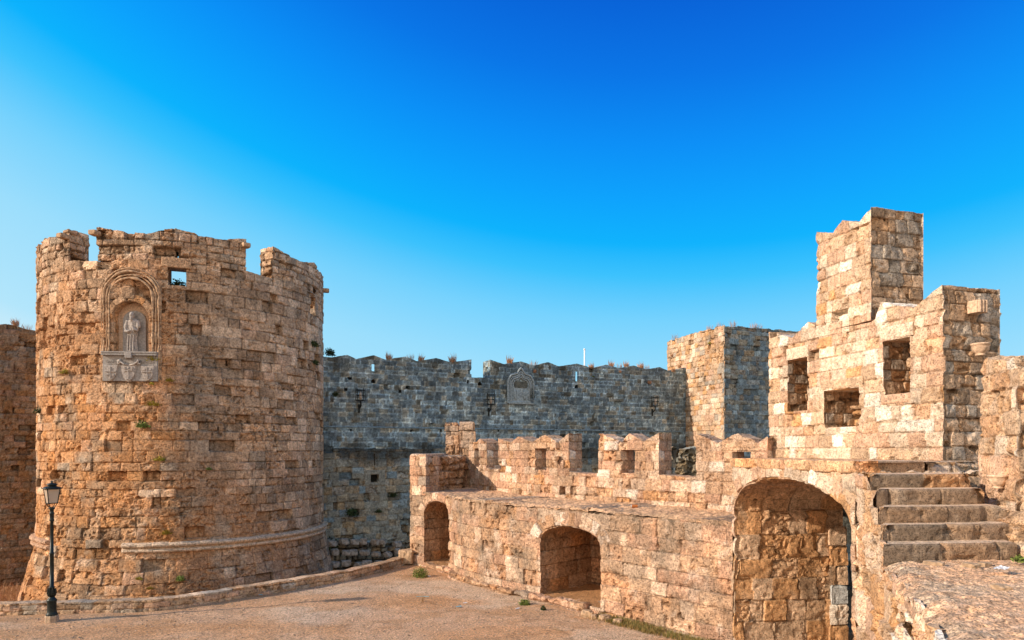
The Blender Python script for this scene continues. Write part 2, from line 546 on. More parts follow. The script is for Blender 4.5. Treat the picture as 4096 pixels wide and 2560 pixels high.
def plain_mat(name, col, rough=.9, scale=20.0, vary=.35, bump=.3, metal=0.0, dist=.02):
    m, nt, b = nodes_of(name)
    N, L = nt.nodes.new, nt.links.new
    tc = N('ShaderNodeTexCoord')
    n1 = N('ShaderNodeTexNoise'); n1.inputs['Scale'].default_value = scale; n1.inputs['Detail'].default_value = 6
    L(tc.outputs['Object'], n1.inputs['Vector'])
    cr = N('ShaderNodeValToRGB')
    cr.color_ramp.elements[0].position = .3; cr.color_ramp.elements[0].color = (*[c * (1 - vary) for c in col], 1)
    cr.color_ramp.elements[1].position = .7; cr.color_ramp.elements[1].color = (*[min(1, c * (1 + vary * .7)) for c in col], 1)
    L(n1.outputs['Fac'], cr.inputs['Fac']); L(cr.outputs['Color'], b.inputs['Base Color'])
    b.inputs['Roughness'].default_value = rough; b.inputs['Metallic'].default_value = metal
    b.inputs['Specular IOR Level'].default_value = .3
    bp = N('ShaderNodeBump'); bp.inputs['Strength'].default_value = bump; bp.inputs['Distance'].default_value = dist
    L(n1.outputs['Fac'], bp.inputs['Height']); L(bp.outputs['Normal'], b.inputs['Normal'])
    return m


M_TOWER = stone_mat('tower_stone', (1.22, 1.11, 1.0), 8, .9, .6, .05, .35)
M_LIT = stone_mat('bastion_stone', (1.18, 1.17, 1.14), 11, .8, .5, .035)
M_BAST = stone_mat('bastion_wall_stone', (1.13, 1.03, .97), 11, .9, .6, .04, .32)
M_SIDE = stone_mat('side_wall_shade_stone', (.62, .63, .63), 8, .8, .6, .04, .4)  # dark tint puts the unlit wall's shade into its stone colour
M_BACK = stone_mat('blue_shade_stone', (.74, .89, .95), 7, .7, .6, .03, .45)  # blue tint paints cool skylit shade into the stone colour
M_FAR = stone_mat('side_stone', (1.06, 1.03, .98), 6, .6, .5, .03)
M_STEP = stone_mat('step_stone', (1.22, 1.12, 1.0), 14, .55, .5, .03)
M_TOP = stone_mat('wall_top_stone', (1.46, 1.28, 1.1), 13, .65, .65, .05, .35)
M_GROUND = stone_mat('gravel_ground', (1.34, 1.2, 1.03), 18, 1.0, .75, .05, .38)
M_MARBLE = plain_mat('grey_marble', (.33, .30, .275), .75, 14, .35, .5)
M_STATUE = plain_mat('statue_marble', (.40, .35, .31), .75, 16, .4, .6)
M_CARVED = plain_mat('carved_stone', (.62, .44, .30), .9, 18, .4, .6)
M_MOULD = plain_mat('moulding_stone', (.47, .31, .19), .92, 9, .6, .9)
M_GREYST = plain_mat('grey_carved_stone', (.31, .365, .385), .9, 10, .45, .6)  # bluish to match the shade painted into the curtain wall
M_IRON = plain_mat('black_iron', (.022, .028, .026), .5, 30, .4, .2, .3)
M_LAMP = plain_mat('dark_green_iron', (.016, .022, .020), .42, 24, .4, .2, .2)
M_PLINTH = plain_mat('lamp_plinth_stone', (.42, .30, .20), .9, 20, .4, .5)
M_RED = plain_mat('orange_can', (.50, .17, .045), .4, 30, .2, .1)
M_CANEND = plain_mat('can_metal', (.6, .58, .55), .35, 30, .2, .1, .7)
M_PAPER = plain_mat('white_paper', (.75, .72, .68), .8, 15, .3, .1)
M_BLUE = plain_mat('blue_plastic', (.12, .42, .50), .5, 15, .3, .1)
M_WOOD = plain_mat('dry_wood', (.38, .24, .12), .9, 15, .4, .3)
M_ROCK = plain_mat('loose_rock', (.46, .31, .19), .95, 9, .5, .9, 0, .05)
M_ROCKB = plain_mat('shaded_rubble', (.34, .29, .24), .95, 7, .55, .9, 0, .05)
M_WHITEP = plain_mat('white_pole_paint', (.8, .8, .8), .5, 20, .1, .1)


def leaf_mat(name, c0, c1):
    m, nt, b = nodes_of(name)
    N, L = nt.nodes.new, nt.links.new
    g = N('ShaderNodeNewGeometry')
    cr = N('ShaderNodeValToRGB')
    cr.color_ramp.elements[0].color = (*c0, 1); cr.color_ramp.elements[1].color = (*c1, 1)
    L(g.outputs['Random Per Island'], cr.inputs['Fac']); L(cr.outputs['Color'], b.inputs['Base Color'])
    b.inputs['Roughness'].default_value = .8; b.inputs['Specular IOR Level'].default_value = .2
    return m


M_DRY = leaf_mat('dry_grass', (.30, .13, .07), (.55, .32, .17))
M_LEAF = leaf_mat('green_leaf', (.05, .085, .015), (.22, .26, .05))
M_LEAFD = leaf_mat('dark_leaf', (.018, .035, .012), (.06, .09, .03))
M_LEAFY = leaf_mat('yellow_leaf', (.16, .18, .02), (.48, .34, .05))
M_GRASSG = leaf_mat('sparse_grass', (.10, .13, .03), (.42, .26, .10))

m, nt, b = nodes_of('frosted_glass')
b.inputs['Base Color'].default_value = (.55, .45, .35, 1); b.inputs['Roughness'].default_value = .35
b.inputs['Transmission Weight'].default_value = .25
M_GLASS = m

# ------------------------------------------------------------------ world, sun, camera
SUN_AZ = math.radians(20.0)          # direction the light travels, from +X towards +Y
SUN_EL = math.radians(24.0)
w = bpy.data.worlds.new('World'); S.world = w; w.use_nodes = True
nt = w.node_tree; N, L = nt.nodes.new, nt.links.new
bg = nt.nodes['Background']
sky = N('ShaderNodeTexSky'); sky.sky_type = 'NISHITA'; sky.sun_disc = False
sky.sun_elevation = SUN_EL
sdx, sdy = -math.cos(SUN_AZ), -math.sin(SUN_AZ)
sky.sun_rotation = math.atan2(sdx, sdy) % (2 * PI)
sky.altitude = 50; sky.air_density = 1.0; sky.dust_density = .25; sky.ozone_density = 2.2
# colour grading of the sky by direction: deepest blue high up and away from the sun, pale towards the horizon and the sun
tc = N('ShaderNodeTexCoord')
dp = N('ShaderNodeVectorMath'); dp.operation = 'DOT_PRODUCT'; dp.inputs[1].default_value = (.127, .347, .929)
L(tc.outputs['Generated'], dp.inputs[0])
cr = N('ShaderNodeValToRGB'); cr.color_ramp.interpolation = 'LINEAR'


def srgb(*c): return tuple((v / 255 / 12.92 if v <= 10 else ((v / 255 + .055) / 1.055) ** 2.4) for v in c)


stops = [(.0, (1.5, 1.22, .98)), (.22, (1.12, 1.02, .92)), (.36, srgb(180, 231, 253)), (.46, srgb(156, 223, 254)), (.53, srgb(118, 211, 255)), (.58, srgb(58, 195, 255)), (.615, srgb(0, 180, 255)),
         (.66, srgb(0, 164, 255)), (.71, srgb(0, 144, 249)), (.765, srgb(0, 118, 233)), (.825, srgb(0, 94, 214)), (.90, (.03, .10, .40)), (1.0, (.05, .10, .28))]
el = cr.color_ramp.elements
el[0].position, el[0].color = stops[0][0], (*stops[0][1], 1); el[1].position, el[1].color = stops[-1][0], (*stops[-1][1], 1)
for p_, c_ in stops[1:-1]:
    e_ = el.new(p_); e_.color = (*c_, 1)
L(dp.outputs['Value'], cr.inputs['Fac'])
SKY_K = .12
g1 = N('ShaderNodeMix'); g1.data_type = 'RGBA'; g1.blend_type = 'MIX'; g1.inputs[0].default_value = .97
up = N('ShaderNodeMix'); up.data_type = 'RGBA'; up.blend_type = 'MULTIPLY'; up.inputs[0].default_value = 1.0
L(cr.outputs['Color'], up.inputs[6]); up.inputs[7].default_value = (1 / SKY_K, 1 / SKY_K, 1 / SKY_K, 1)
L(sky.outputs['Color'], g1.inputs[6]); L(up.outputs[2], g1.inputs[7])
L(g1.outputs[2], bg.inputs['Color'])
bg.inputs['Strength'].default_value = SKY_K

sl = bpy.data.lights.new('sun', 'SUN'); sl.energy = 5.6; sl.angle = math.radians(.53); sl.color = (1.0, .84, .68)
so = bpy.data.objects.new('sun', sl); COL.objects.link(so)
ld = Vector((math.cos(SUN_AZ) * math.cos(SUN_EL), math.sin(SUN_AZ) * math.cos(SUN_EL), -math.sin(SUN_EL)))
so.rotation_euler = ld.to_track_quat('-Z', 'Y').to_euler()
so.location = (-40, -20, 40)

cam = bpy.data.cameras.new('camera'); cam.sensor_width = 36; cam.lens = 36 * F / 4096
cam.shift_y = (HY - 1280) / 4096; cam.clip_end = 3000; cam.clip_start = .1
co = bpy.data.objects.new('camera', cam); COL.objects.link(co)
co.location = (0, 0, CZ); co.rotation_euler = (PI / 2, 0, 0)
S.camera = co
S.view_settings.view_transform = 'Standard'; S.view_settings.look = 'None'; S.view_settings.exposure = 0
S.cycles.max_bounces = 6

# ------------------------------------------------------------------ ground
LOW = Path([(-60, 19.6), (-30, 19.8), (-15.1, 19.95), (-13.9, 20.1), (-12.2, 20.3), (-10.9, 20.5), (-10.0, 21.1), (-8.7, 22.6), (-7.3, 24.1), (-6.1, 25.5), (-5.1, 27.3), (-4.45, 28.9)])
edge = np.array([(-200, 19.6)] + [tuple(p) for p in LOW.P] + [(-4.0, 29.6), (-1, 31), (3, 26), (6, 24), (12, 24), (200, 24)])


def ground_col(X, Y):
    t = fbm(X * .35, Y * .5, 0, 501, 4); t2 = fbm(X * 2.2, Y * 2.8, 0, 503, 4)
    a = np.array((.66, .455, .31)); bcol = np.array((.64, .38, .21)); c = np.array((.66, .54, .43))
    k = sstep(.45, .62, t)[..., None]; k2 = sstep(.5, .66, t2)[..., None]
    k3 = .8 * sstep(.46, .62, fbm(X * .18 + 3, Y * .3, 2, 507, 3))[..., None]
    col = a * (1 - k3) + c * k3
    col = col * (1 - k * .7) + bcol * k * .7
    col = col * (1 - k2 * .3) + np.array((.34, .20, .11)) * k2 * .3
    k6 = sstep(.55, .68, fbm(X * .8 + 9, Y * 1.6, 4, 515, 4))[..., None]
    col = col * (1 - k6 * .4) + np.array((.46, .25, .11)) * k6 * .4
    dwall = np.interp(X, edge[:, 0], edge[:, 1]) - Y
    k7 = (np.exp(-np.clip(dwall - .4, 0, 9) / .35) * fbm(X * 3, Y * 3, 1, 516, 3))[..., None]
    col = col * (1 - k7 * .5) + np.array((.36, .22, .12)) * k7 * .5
    return col * (.86 + .28 * fbm(X * 9, Y * 9, 0, 509, 2))[..., None]


def ground_z(X, Y):
    return .10 * (fbm(X * .5, Y * .5, 0, 511, 3) - .5) + .03 * (fbm(X * 3, Y * 3, 0, 513, 3) - .5)


gx = np.concatenate([np.linspace(-200, -17, 14)[:-1], np.arange(-17, 8, .1), np.linspace(8, 200, 14)])
ge = np.interp(gx, edge[:, 0], edge[:, 1])
tt = np.concatenate([np.linspace(0, .45, 130)[:-1], np.linspace(.45, 1, 16)])
GX, TT = np.meshgrid(gx, tt, indexing='ij')
GY = ge[:, None] + (-8 - ge[:, None]) * TT
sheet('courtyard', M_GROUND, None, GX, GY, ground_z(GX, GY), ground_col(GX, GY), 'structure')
# the moat and the land beyond: one sheet out to the horizon
q = np.concatenate([np.linspace(-1500, -80, 8)[:-1], np.linspace(-80, 80, 120), np.linspace(80, 1500, 8)[1:]])
GX, GY = np.meshgrid(q, q, indexing='ij')
mc = np.array((.34, .17, .075)) * (.6 + .8 * fbm(GX * .9, GY * .9, 0, 520, 4))[..., None]
sheet('ground', M_GROUND, None, GX, GY, -3.1 + .5 * (fbm(GX * .15, GY * .15, 0, 521, 2) - .5) + .15 * (fbm(GX, GY, 0, 522, 2) - .5), mc, 'structure')

# gravel: thousands of loose pebbles, nobody could count them
nP = 5200
pv, pq, pc = [], [], []
oct_v = np.array([(1, 0, 0), (0, 1, 0), (-1, 0, 0), (0, -1, 0), (0, 0, 1), (0, 0, -1)], float)
oct_f = np.array([(0, 1, 4), (1, 2, 4), (2, 3, 4), (3, 0, 4), (1, 0, 5), (2, 1, 5), (3, 2, 5), (0, 3, 5)])
FWx = None
cnt = 0
px_ = rng.uniform(-16, 5, nP * 3); py_ = rng.uniform(16.8, 28.5, nP * 3)
ok = (py_ < np.interp(px_, edge[:, 0], edge[:, 1]) - .3) & (py_ < 24.8 - (px_ + 1.5) * 1.1)
px_, py_ = px_[ok][:nP], py_[ok][:nP]
pz_ = ground_z(px_, py_)
for i in range(len(px_)):
    r = .008 + .022 * rng.rand() ** 3
    sc = np.array((r * rng.uniform(.8, 1.6), r * rng.uniform(.8, 1.4), r * rng.uniform(.5, .9)))
    a = rng.rand() * 6.28; ca, sa = math.cos(a), math.sin(a)
    v = oct_v * sc * rng.uniform(.75, 1.25, (6, 1))
    v = np.stack([v[:, 0] * ca - v[:, 1] * sa + px_[i], v[:, 0] * sa + v[:, 1] * ca + py_[i], v[:, 2] + pz_[i] + r * .3], 1)
    pv.append(v); pq.append(oct_f + 6 * i)
    pc.append(np.tile(np.array((.55, .44, .34)) * rng.uniform(.5, 1.3), (6, 1)))
o = np_mesh('gravel', np.concatenate(pv), np.concatenate(pq), np.concatenate(pc), M_GROUND)
setp(o, 'loose pale gravel scattered over the orange earth of the courtyard', 'gravel', None, 'stuff')

# ------------------------------------------------------------------ round tower
K = 4 / 3
TC = np.array((-12.87 * K, 27.1 * K)); TR = 5.1 * K
phf = math.atan2(-TC[1], -TC[0])
ph = np.linspace(phf - PI, phf + PI, 721)
TP = Path(np.stack([TC[0] + TR * np.cos(ph), TC[1] + TR * np.sin(ph)], 1))
UM = TP.L / 2
tower = thing('round_tower', 'massive round stone tower with a carved saint niche and broken battlements', 'tower', (TC[0], TC[1], -3.0))


ZB = CZ - 3.18 * K          # foot of the drum, where the batter starts


def batter(z):
    return np.where(z < ZB, .25 * (ZB - z), 0) + .05 * np.exp(-((z - ZB - .2) / .4) ** 2)


def tower_dark(U, Z, C):
    # grey lichen streak down the middle of the drum, warm orange erosion on the sunny left
    g = np.exp(-((U - UM - 0.4 - .25 * np.sin(Z * .7)) / 1.15) ** 2) * sstep(.30, .52, fbm(U * 1.3, Z * .8, 4, 661, 4)) * sstep(13.5, 9, Z)
    C = C * (1 - .62 * g)[..., None] + np.array((.20, .195, .18)) * (.62 * g)[..., None]
    o_ = sstep(.42, .62, fbm(U * .7, Z * .8, 8, 663, 4)) * np.maximum(sstep(UM + 1.0, UM - 2.0, U) * .55, sstep(5.5, 1.5, Z) * sstep(UM + 7, UM + 2, U) * .6)
    C = C * (1 - o_)[..., None] + np.array((.50, .245, .095)) * o_[..., None] * (.6 + .8 * fbm(U * 3, Z * 3, 1, 665, 3))[..., None]
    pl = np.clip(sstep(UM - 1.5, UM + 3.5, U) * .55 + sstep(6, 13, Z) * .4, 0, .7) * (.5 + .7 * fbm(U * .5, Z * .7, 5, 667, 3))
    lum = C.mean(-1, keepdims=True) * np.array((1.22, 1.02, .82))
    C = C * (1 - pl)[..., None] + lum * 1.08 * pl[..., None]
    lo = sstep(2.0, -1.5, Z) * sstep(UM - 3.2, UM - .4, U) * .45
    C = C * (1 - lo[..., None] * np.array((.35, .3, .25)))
    return C


us = np.concatenate([np.arange(0, UM - 12.6, .25), np.arange(UM - 12.6, UM + 12.6, .05), np.arange(UM + 12.6, TP.L, .25), [TP.L]])
PT = Pat(11, -4.2, 16.5, .44, 0, TP.L, .70, {'tan': 5, 'brown': 3, 'pink': 2, 'cream': 1.8, 'orange': 1.2, 'grey': 1.2},
         off=.024, miss=.22, erode=.60, rough=.019, joint=.034, jw=.034, jcol=.36, patch=.75, mott=.8, tv=.48)
PTm = Pat(12, 12.5, 16.5, .34, 0, TP.L, .50, {'tan': 5, 'brown': 2, 'pink': 2, 'cream': 1.8, 'grey': 2},
          off=.03, miss=.1, erode=.5, rough=.026, joint=.05, jw=.05, jcol=.42, patch=.8, mott=.8)
SILL = CZ + 6.22 * K


def hole_px(path, x0, x1, y0, y1):
    xc = (x0 + x1) / 2
    return dict(u0=path.u(x0), u1=path.u(x1), zb=path.z(xc, y1), zt=path.z(xc, y0))


def arch_hole(path, x0, x1, zb, zs, za, p=2.0, **k):
    u0, u1 = path.u(x0), path.u(x1)
    f = lambda u: zs + (za - zs) * np.clip(1 - np.abs((np.asarray(u) - (u0 + u1) / 2) / ((u1 - u0) / 2)) ** p, 0, 1) ** (1 / p)
    return dict(u0=u0, u1=u1, zb=zb, za=f, **k)


nx0, nx1 = 452, 594
tz = lambda py: TP.z(525, py)
holes = [hole_px(TP, 671, 745, 1066, 1142),
         arch_hole(TP, nx0, nx1, tz(1408), tz(1275), tz(1204)),
         hole_px(TP, 150, 158, 1110, 1140), hole_px(TP, 1243, 1262, 1185, 1260), hole_px(TP, 908, 918, 1440, 1462)]
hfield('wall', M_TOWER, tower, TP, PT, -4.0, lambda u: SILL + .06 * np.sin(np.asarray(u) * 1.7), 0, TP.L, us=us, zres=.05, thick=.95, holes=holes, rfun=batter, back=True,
       step=.07, darkfn=tower_dark)


def skyline(path, pts):
    a = [path.uz(*p) for p in pts]
    au = np.array([q[0] for q in a]); az = np.array([q[1] for q in a])
    s = np.argsort(au); au, az = au[s], az[s]
    return lambda u: np.interp(u, au, az)


for (u0, u1, pts) in [
    (UM - 13.4, TP.u(274), [(141, 958), (172, 957), (205, 945), (245, 925), (274, 914)]),
    (TP.u(384), TP.u(985), [(384, 903), (434, 914), (510, 930), (553, 932), (604, 929), (655, 918), (706, 911), (760, 926), (803, 943), (905, 958), (983, 953)]),
    (TP.u(1092), UM + 12.0, [(1092, 983), (1142, 1012), (1180, 1032), (1220, 1048), (1256, 1049), (1280, 1085)]),
]:
    f = skyline(TP, pts)
    hl = [hole_px(TP, 700, 712, 998, 1050)] if pts[0][0] == 384 else ([hole_px(TP, 1256, 1266, 1150, 1180)] if pts[0][0] == 1092 else [])
    hl = [h for h in hl if h['zb'] > SILL - .3]
    hfield('merlon', M_TOWER, tower, TP, PTm, SILL - .05, f, u0, u1, res=.05, thick=.95, holes=hl, back=True, step=.06, darkfn=tower_dark, topj=.03, notch=.05)
for a in (-2.6, -1.9, 1.9, 2.6):
    uc = UM + a * TR
    hfield('merlon', M_TOWER, tower, TP, PT, SILL - .05, SILL + 1.4, uc - 1.6, uc + 1.6, res=.15, thick=1.15, back=True, step=.2)
bm = bmesh.new(); add_lathe(bm, (TC[0], TC[1], 0), [(TR - .9, SILL - 1.9), (TR - .9, SILL - 1.65)], 48); obj('roof_floor', bm, M_GREYST, tower)


def sweep(name, mat, parent, path, u0, u1, prof, z, res=.08, rfun=None, seed=3, wear=.02, col='pink'):
    """moulding run along a wall, profile = [(outward, up)]"""
    n = max(4, int((u1 - u0) / res)); uu = np.linspace(u0, u1, n); m = len(prof)
    pr = np.array(prof)
    U = np.repeat(uu[:, None], m, 1)
    Zz = z + np.repeat(pr[None, :, 1], n, 0)
    Hh = np.repeat(pr[None, :, 0], n, 0) + wear * 2 * (fbm(U * 4, Zz * 9, 2, seed, 3) - .5) - wear * 1.5 * sstep(.55, .75, vnoise(U * 2.3, Zz * 2, 1, seed + 2))
    jn = np.abs(((uu / .62) % 1) - .5) > .47
    Hh = Hh - (jn * .02)[:, None]
    Zz = Zz + wear * (fbm(U * 2, Zz * 3, 5, seed + 5, 2) - .5)
    x, y = path.at(U); nx, ny = path.nrm(U)
    R0 = rfun(Zz) if rfun else 0
    Hh[0] = -.06; Hh[-1] = -.06
    V = np.stack([x + nx * (Hh + R0), y + ny * (Hh + R0), Zz], -1).reshape(-1, 3)
    idx = np.arange(n * m).reshape(n, m)
    Q = np.stack([idx[:-1, :-1], idx[1:, :-1], idx[1:, 1:], idx[:-1, 1:]], -1).reshape(-1, 4)
    C = np.array(PAL[col]) * (.8 + .5 * fbm(U * 3, Zz * 6, 3, seed + 9, 3))[..., None] * np.array((.9, .95, 1.0))
    return np_mesh(name, V, Q, C.reshape(-1, 3), mat, parent)


MP = [(a * 1.05, b * 1.05) for a, b in [(-.08, -.24), (.10, -.23), (.15, -.17), (.14, -.11), (.07, -.075), (.06, -.05), (.13, -.03), (.19, .02), (.20, .08), (.17, .13), (.09, .16), (-.08, .2)]]
sweep('string_course', M_TOWER, tower, TP, TP.u(486), UM + 11.4, MP, ZB + .02, rfun=batter, col='cream')
sweep('string_course', M_TOWER, tower, TP, UM - 12.2, TP.u(203), MP, ZB + .02, rfun=batter, wear=.035)

# niche surround: concentric mouldings, archivolt of cut stones, carved tablet with three shields
uc = TP.u(525)
zz = tz
def arch_curve(x0, x1, ybot, yspr, yap, n=26, path=TP, zf=tz, skip=False):
    u0, u1 = path.u(x0), path.u(x1); um = (u0 + u1) / 2; hw = (u1 - u0) / 2
    zb, zsp, za = zf(ybot), zf(yspr), zf(yap)
    c = [(u0, zb)] if not skip else []
    for k in range(n + 1):
        t = PI - PI * k / n
        c.append((um + hw * math.cos(t), zsp + (za - zsp) * math.sin(t)))
    if not skip: c.append((u1, zb))
    return c


for (x0, x1, yb, ys, ya, rad) in [(416, 636, 1520, 1185, 1086, .055), (428, 624, 1408, 1188, 1100, .04), (438, 612, 1408, 1190, 1112, .05), (408, 644, 1520, 1182, 1074, .03)]:
    bm = bmesh.new()
    cv = arch_curve(x0, x1, yb, ys, ya)
    d = []
    for (a, b_), (c_, e_) in zip(cv[:-1], cv[1:]):
        k = max(1, int(math.hypot(c_ - a, e_ - b_) / .12))
        d += [(a + (c_ - a) * t / k, b_ + (e_ - b_) * t / k) for t in range(k)]
    d.append(cv[-1])
    pts = [TP.pos(u, z, .03 + .015 * math.sin(z * 9)) for u, z in d]
    rr = [rad * (.7 + .9 * mnoise.noise((p.x * 2.5, p.y * 2.5, p.z * 2.5)) ) for p in pts]
    add_tube(bm, pts, [q * K for q in rr], 8); obj('niche_moulding', bm, M_MOULD, tower, True)
PV = Pat(21, 0, .5, .6, 0, 9, .32, {'tan': 3, 'orange': 2, 'brown': 2}, off=.012, erode=.3, rough=.012, jw=.03, miss=0)
band('niche_arch', M_TOWER, tower, TP, arch_curve(nx0, nx1, 1408, 1275, 1204, skip=True), .0, .32, PV, .035, .03)
cA = Vector((*[float(v) for v in TP.at(uc)], 0)); angN = TP.ang(uc)
zb = tz(1408)
NM = Matrix.Translation((cA.x, cA.y, zb)) @ Matrix.Rotation(angN, 4, 'Z') @ Matrix.Diagonal((K, K, K, 1))      # local: x right, -y outward, unit = niche module
mpx = .00845 * K                                                                  # metres per photo px at the niche


def NL(x, y, z):
    return NM @ Vector((x, y, (z - zb) / K))


def nbox(bm, c, s, rot, bev=0.0):
    add_box(bm, c, (s[0] * K, s[1] * K, s[2]), rot, bev)


# niche back slab
bm = bmesh.new()
hw = .36; zt_ = tz(1237)
ring = [(-hw - .25, zb - .05), (hw + .25, zb - .05), (hw + .25, zt_ + .5), (-hw - .25, zt_ + .5)]
for (sg, dep) in ((1, .34),):
    vs = [bm.verts.new(NL(x, dep, z)) for x, z in ring]; bm.faces.new(vs)
obj('niche_wall', bm, M_CARVED, tower)
bm = bmesh.new()
front, backv = [], []
for k in range(20):
    t = PI * k / 19
    front.append((hw * math.cos(t), zt_ - hw * K + hw * K * math.sin(t)))
outl = [(hw, zb)] + front + [(-hw, zb)]
a = [bm.verts.new(NL(x, .22, z)) for x, z in outl]; c = [bm.verts.new(NL(x, .36, z)) for x, z in outl]
bm.faces.new(a)
for k in range(len(a)): bm.faces.new((a[k], a[(k + 1) % len(a)], c[(k + 1) % len(a)], c[k]))
obj('relief_slab', bm, M_MARBLE, tower)

# the saint: robed, bearded figure standing on a console in front of the slab
statue = thing('statue', 'grey carved bearded figure in long folded robe standing in the tower niche', 'statue', NL(0, .1, zb))
bm = bmesh.new()
H_ = (1405 - 1250) * mpx
prof = [(0, .155), (.05, .16), (.2, .145), (.4, .14), (.52, .15), (.62, .16), (.72, .165), (.79, .16), (.82, .12), (.84, .06), (.865, .05)]
nn = 36; rings = []
zsamp = np.linspace(0, .865, 44)
for zf_ in zsamp:
    r = float(np.interp(zf_, [p[0] for p in prof], [p[1] for p in prof]))
    rg = []
    for k in range(nn):
        t = 2 * PI * k / nn
        fold = 1 + (.10 if zf_ < .6 else .04) * math.sin(9 * t + 3 * math.sin(zf_ * 7)) * (1 if zf_ < .8 else 0)
        rg.append(bm.verts.new(NL(r * fold * math.cos(t) * (1.12 if zf_ > .55 else 1.0) - .02 * math.sin(zf_ * 5), .13 + r * .62 * fold * math.sin(t), zb + zf_ * H_)))
    rings.append(rg)
for a, c in zip(rings[:-1], rings[1:]):
    for k in range(nn): bm.faces.new((a[k], a[(k + 1) % nn], c[(k + 1) % nn], c[k]))
bm.faces.new(rings[0]); bm.faces.new(rings[-1])
hz = zb + .925 * H_
bmesh.ops.create_icosphere(bm, subdivisions=3, radius=1, matrix=NM @ Matrix.Translation((-.01, .08, (hz - zb) / K)) @ Matrix.Diagonal((.082, .092, .115, 1)))
bmesh.ops.create_icosphere(bm, subdivisions=2, radius=1, matrix=NM @ Matrix.Translation((-.012, .035, (hz - zb) / K - .11)) @ Matrix.Diagonal((.055, .055, .10, 1)))
bmesh.ops.create_icosphere(bm, subdivisions=2, radius=1, matrix=NM @ Matrix.Translation((-.012, -.015, (hz - zb) / K - .005)) @ Matrix.Diagonal((.015, .025, .03, 1)))
sh = zb + .79 * H_
add_tube(bm, [NL(-.15, .12, sh), NL(-.21, .08, sh - 0.293), NL(-.185, .03, sh - 0.480), NL(-.10, -.01, sh - 0.493), NL(-.03, -.02, sh - 0.440)], [0.0933, 0.0867, 0.0800, 0.0667, 0.0467], 10)
add_tube(bm, [NL(.15, .12, sh), NL(.20, .08, sh - 0.267), NL(.17, .02, sh - 0.440), NL(.09, -.015, sh - 0.400), NL(.05, -.03, sh - 0.293)], [0.0933, 0.0867, 0.0800, 0.0667, 0.0467], 10)
add_tube(bm, [NL(.05, -.035, sh - 0.480), NL(.06, -.05, sh - 0.160)], [0.0213, 0.0213], 6)
for sgn, xo in ((1, -.10), (1, -.02), (1, .07)):
    add_tube(bm, [NL(xo, .02, sh - 0.600), NL(xo - .02, .015, sh - 1.000), NL(xo - .01, .0, zb + .03)], [0.0240, 0.0320, 0.0400], 6)
fig = obj('robed_figure', bm, M_STATUE, statue, True)
rm = fig.modifiers.new('fuse', 'REMESH'); rm.mode = 'VOXEL'; rm.voxel_size = .014; rm.use_smooth_shade = True

# carved tablet
tab_u0, tab_u1 = TP.u(424), TP.u(622)
zt1, zt0 = tz(1408), tz(1525)
bm = bmesh.new()
wT = (622 - 424) * mpx / K * 1.02
zmid = tz(1455)
nbox(bm, NL(-.02, .09, (zt0 + zt1) / 2), (wT, .26, zt1 - zt0), angN, .015)
tablet = obj('carved_tablet', bm, M_MARBLE, tower)
bm = bmesh.new()
for (zo, dp, hh) in ((0, .16, .067), (-.067, .13, .047), (-.113, .15, .04)):
    nbox(bm, NL(-.02, -.01, zt1 - .03 + zo), (wT + .02, dp + .1, hh), angN, .01)
nbox(bm, NL(-.03, -.09, zt1 - .16), (.22, .16, .27), angN, .03)
obj('cornice', bm, M_MARBLE, tablet, False)


def shield(xc, zc, w_, h0_, ribs):
    h_ = h0_ * K
    bm = bmesh.new()
    out = []
    for k in range(5): out.append((-w_ / 2 + w_ * k / 4, h_ / 2 + .01 * math.cos(k * PI / 2)))
    for k in range(1, 14):
        t = k / 13
        out.append((w_ / 2 * math.cos(t * PI) if False else w_ / 2 * (1 - 2 * t), h_ / 2 - .32 * h_ - .68 * h_ * (math.sin(PI * t) ** .75)))
    a = [bm.verts.new(NL(xc + x, -.03, zc + z)) for x, z in out]
    c = [bm.verts.new(NL(xc + x * .86, -.09, zc + z * .88)) for x, z in out]
    bm.faces.new(c)
    for k in range(len(a)): bm.faces.new((a[k], a[(k + 1) % len(a)], c[(k + 1) % len(a)], c[k]))
    for (x, z, sx, sz) in ribs:
        nbox(bm, NL(xc + x * w_, -.095, zc + z * h_), (sx * w_, .05, sz * h_), angN, .006)
    return obj('shield', bm, M_STATUE, tablet)


zsh = (zt0 + tz(1462)) / 2
quart = [(0, .02, .05, .7), (0, .08, .75, .05)]
shield(-.60, zsh + .01, .46, .52, quart + [(-.2, -.12, .2, .1), (.18, -.14, .14, .12)])
tree_r = [(0, -.12, .09, .42), (-.12, .12, .25, .06), (.14, .16, .25, .06), (-.22, .26, .12, .12), (.22, .28, .12, .12), (0, .3, .1, .14), (-.1, -.34, .12, .05), (.1, -.34, .12, .05)]
shield(-.05, zsh, .50, .60, tree_r)
shield(.54, zsh + .0, .46, .52, quart + [(.0, -.2, .12, .16), (.22, .24, .14, .14), (-.22, .22, .16, .1)])
bm = bmesh.new()
for sg in (-1, 1):
    pts = [NL(sg * .02 - .03, -.08, zmid - 0.067), NL(sg * .16 - .03, -.09, zmid - 0.040), NL(sg * .25 - .03, -.09, zmid + 0.053), NL(sg * .34 - .03, -.08, zmid - 0.027), NL(sg * .36 - .03, -.07, zmid + 0.133)]
    add_tube(bm, pts, [.04, .047, .053, .047, .027], 7)
    add_tube(bm, [NL(sg * .30 - .03, -.09, zmid + 0.160), NL(sg * .26 - .03, -.10, zmid + 0.027)], [.067, .04], 7)
obj('carved_scrollwork', bm, M_STATUE, tablet, True)
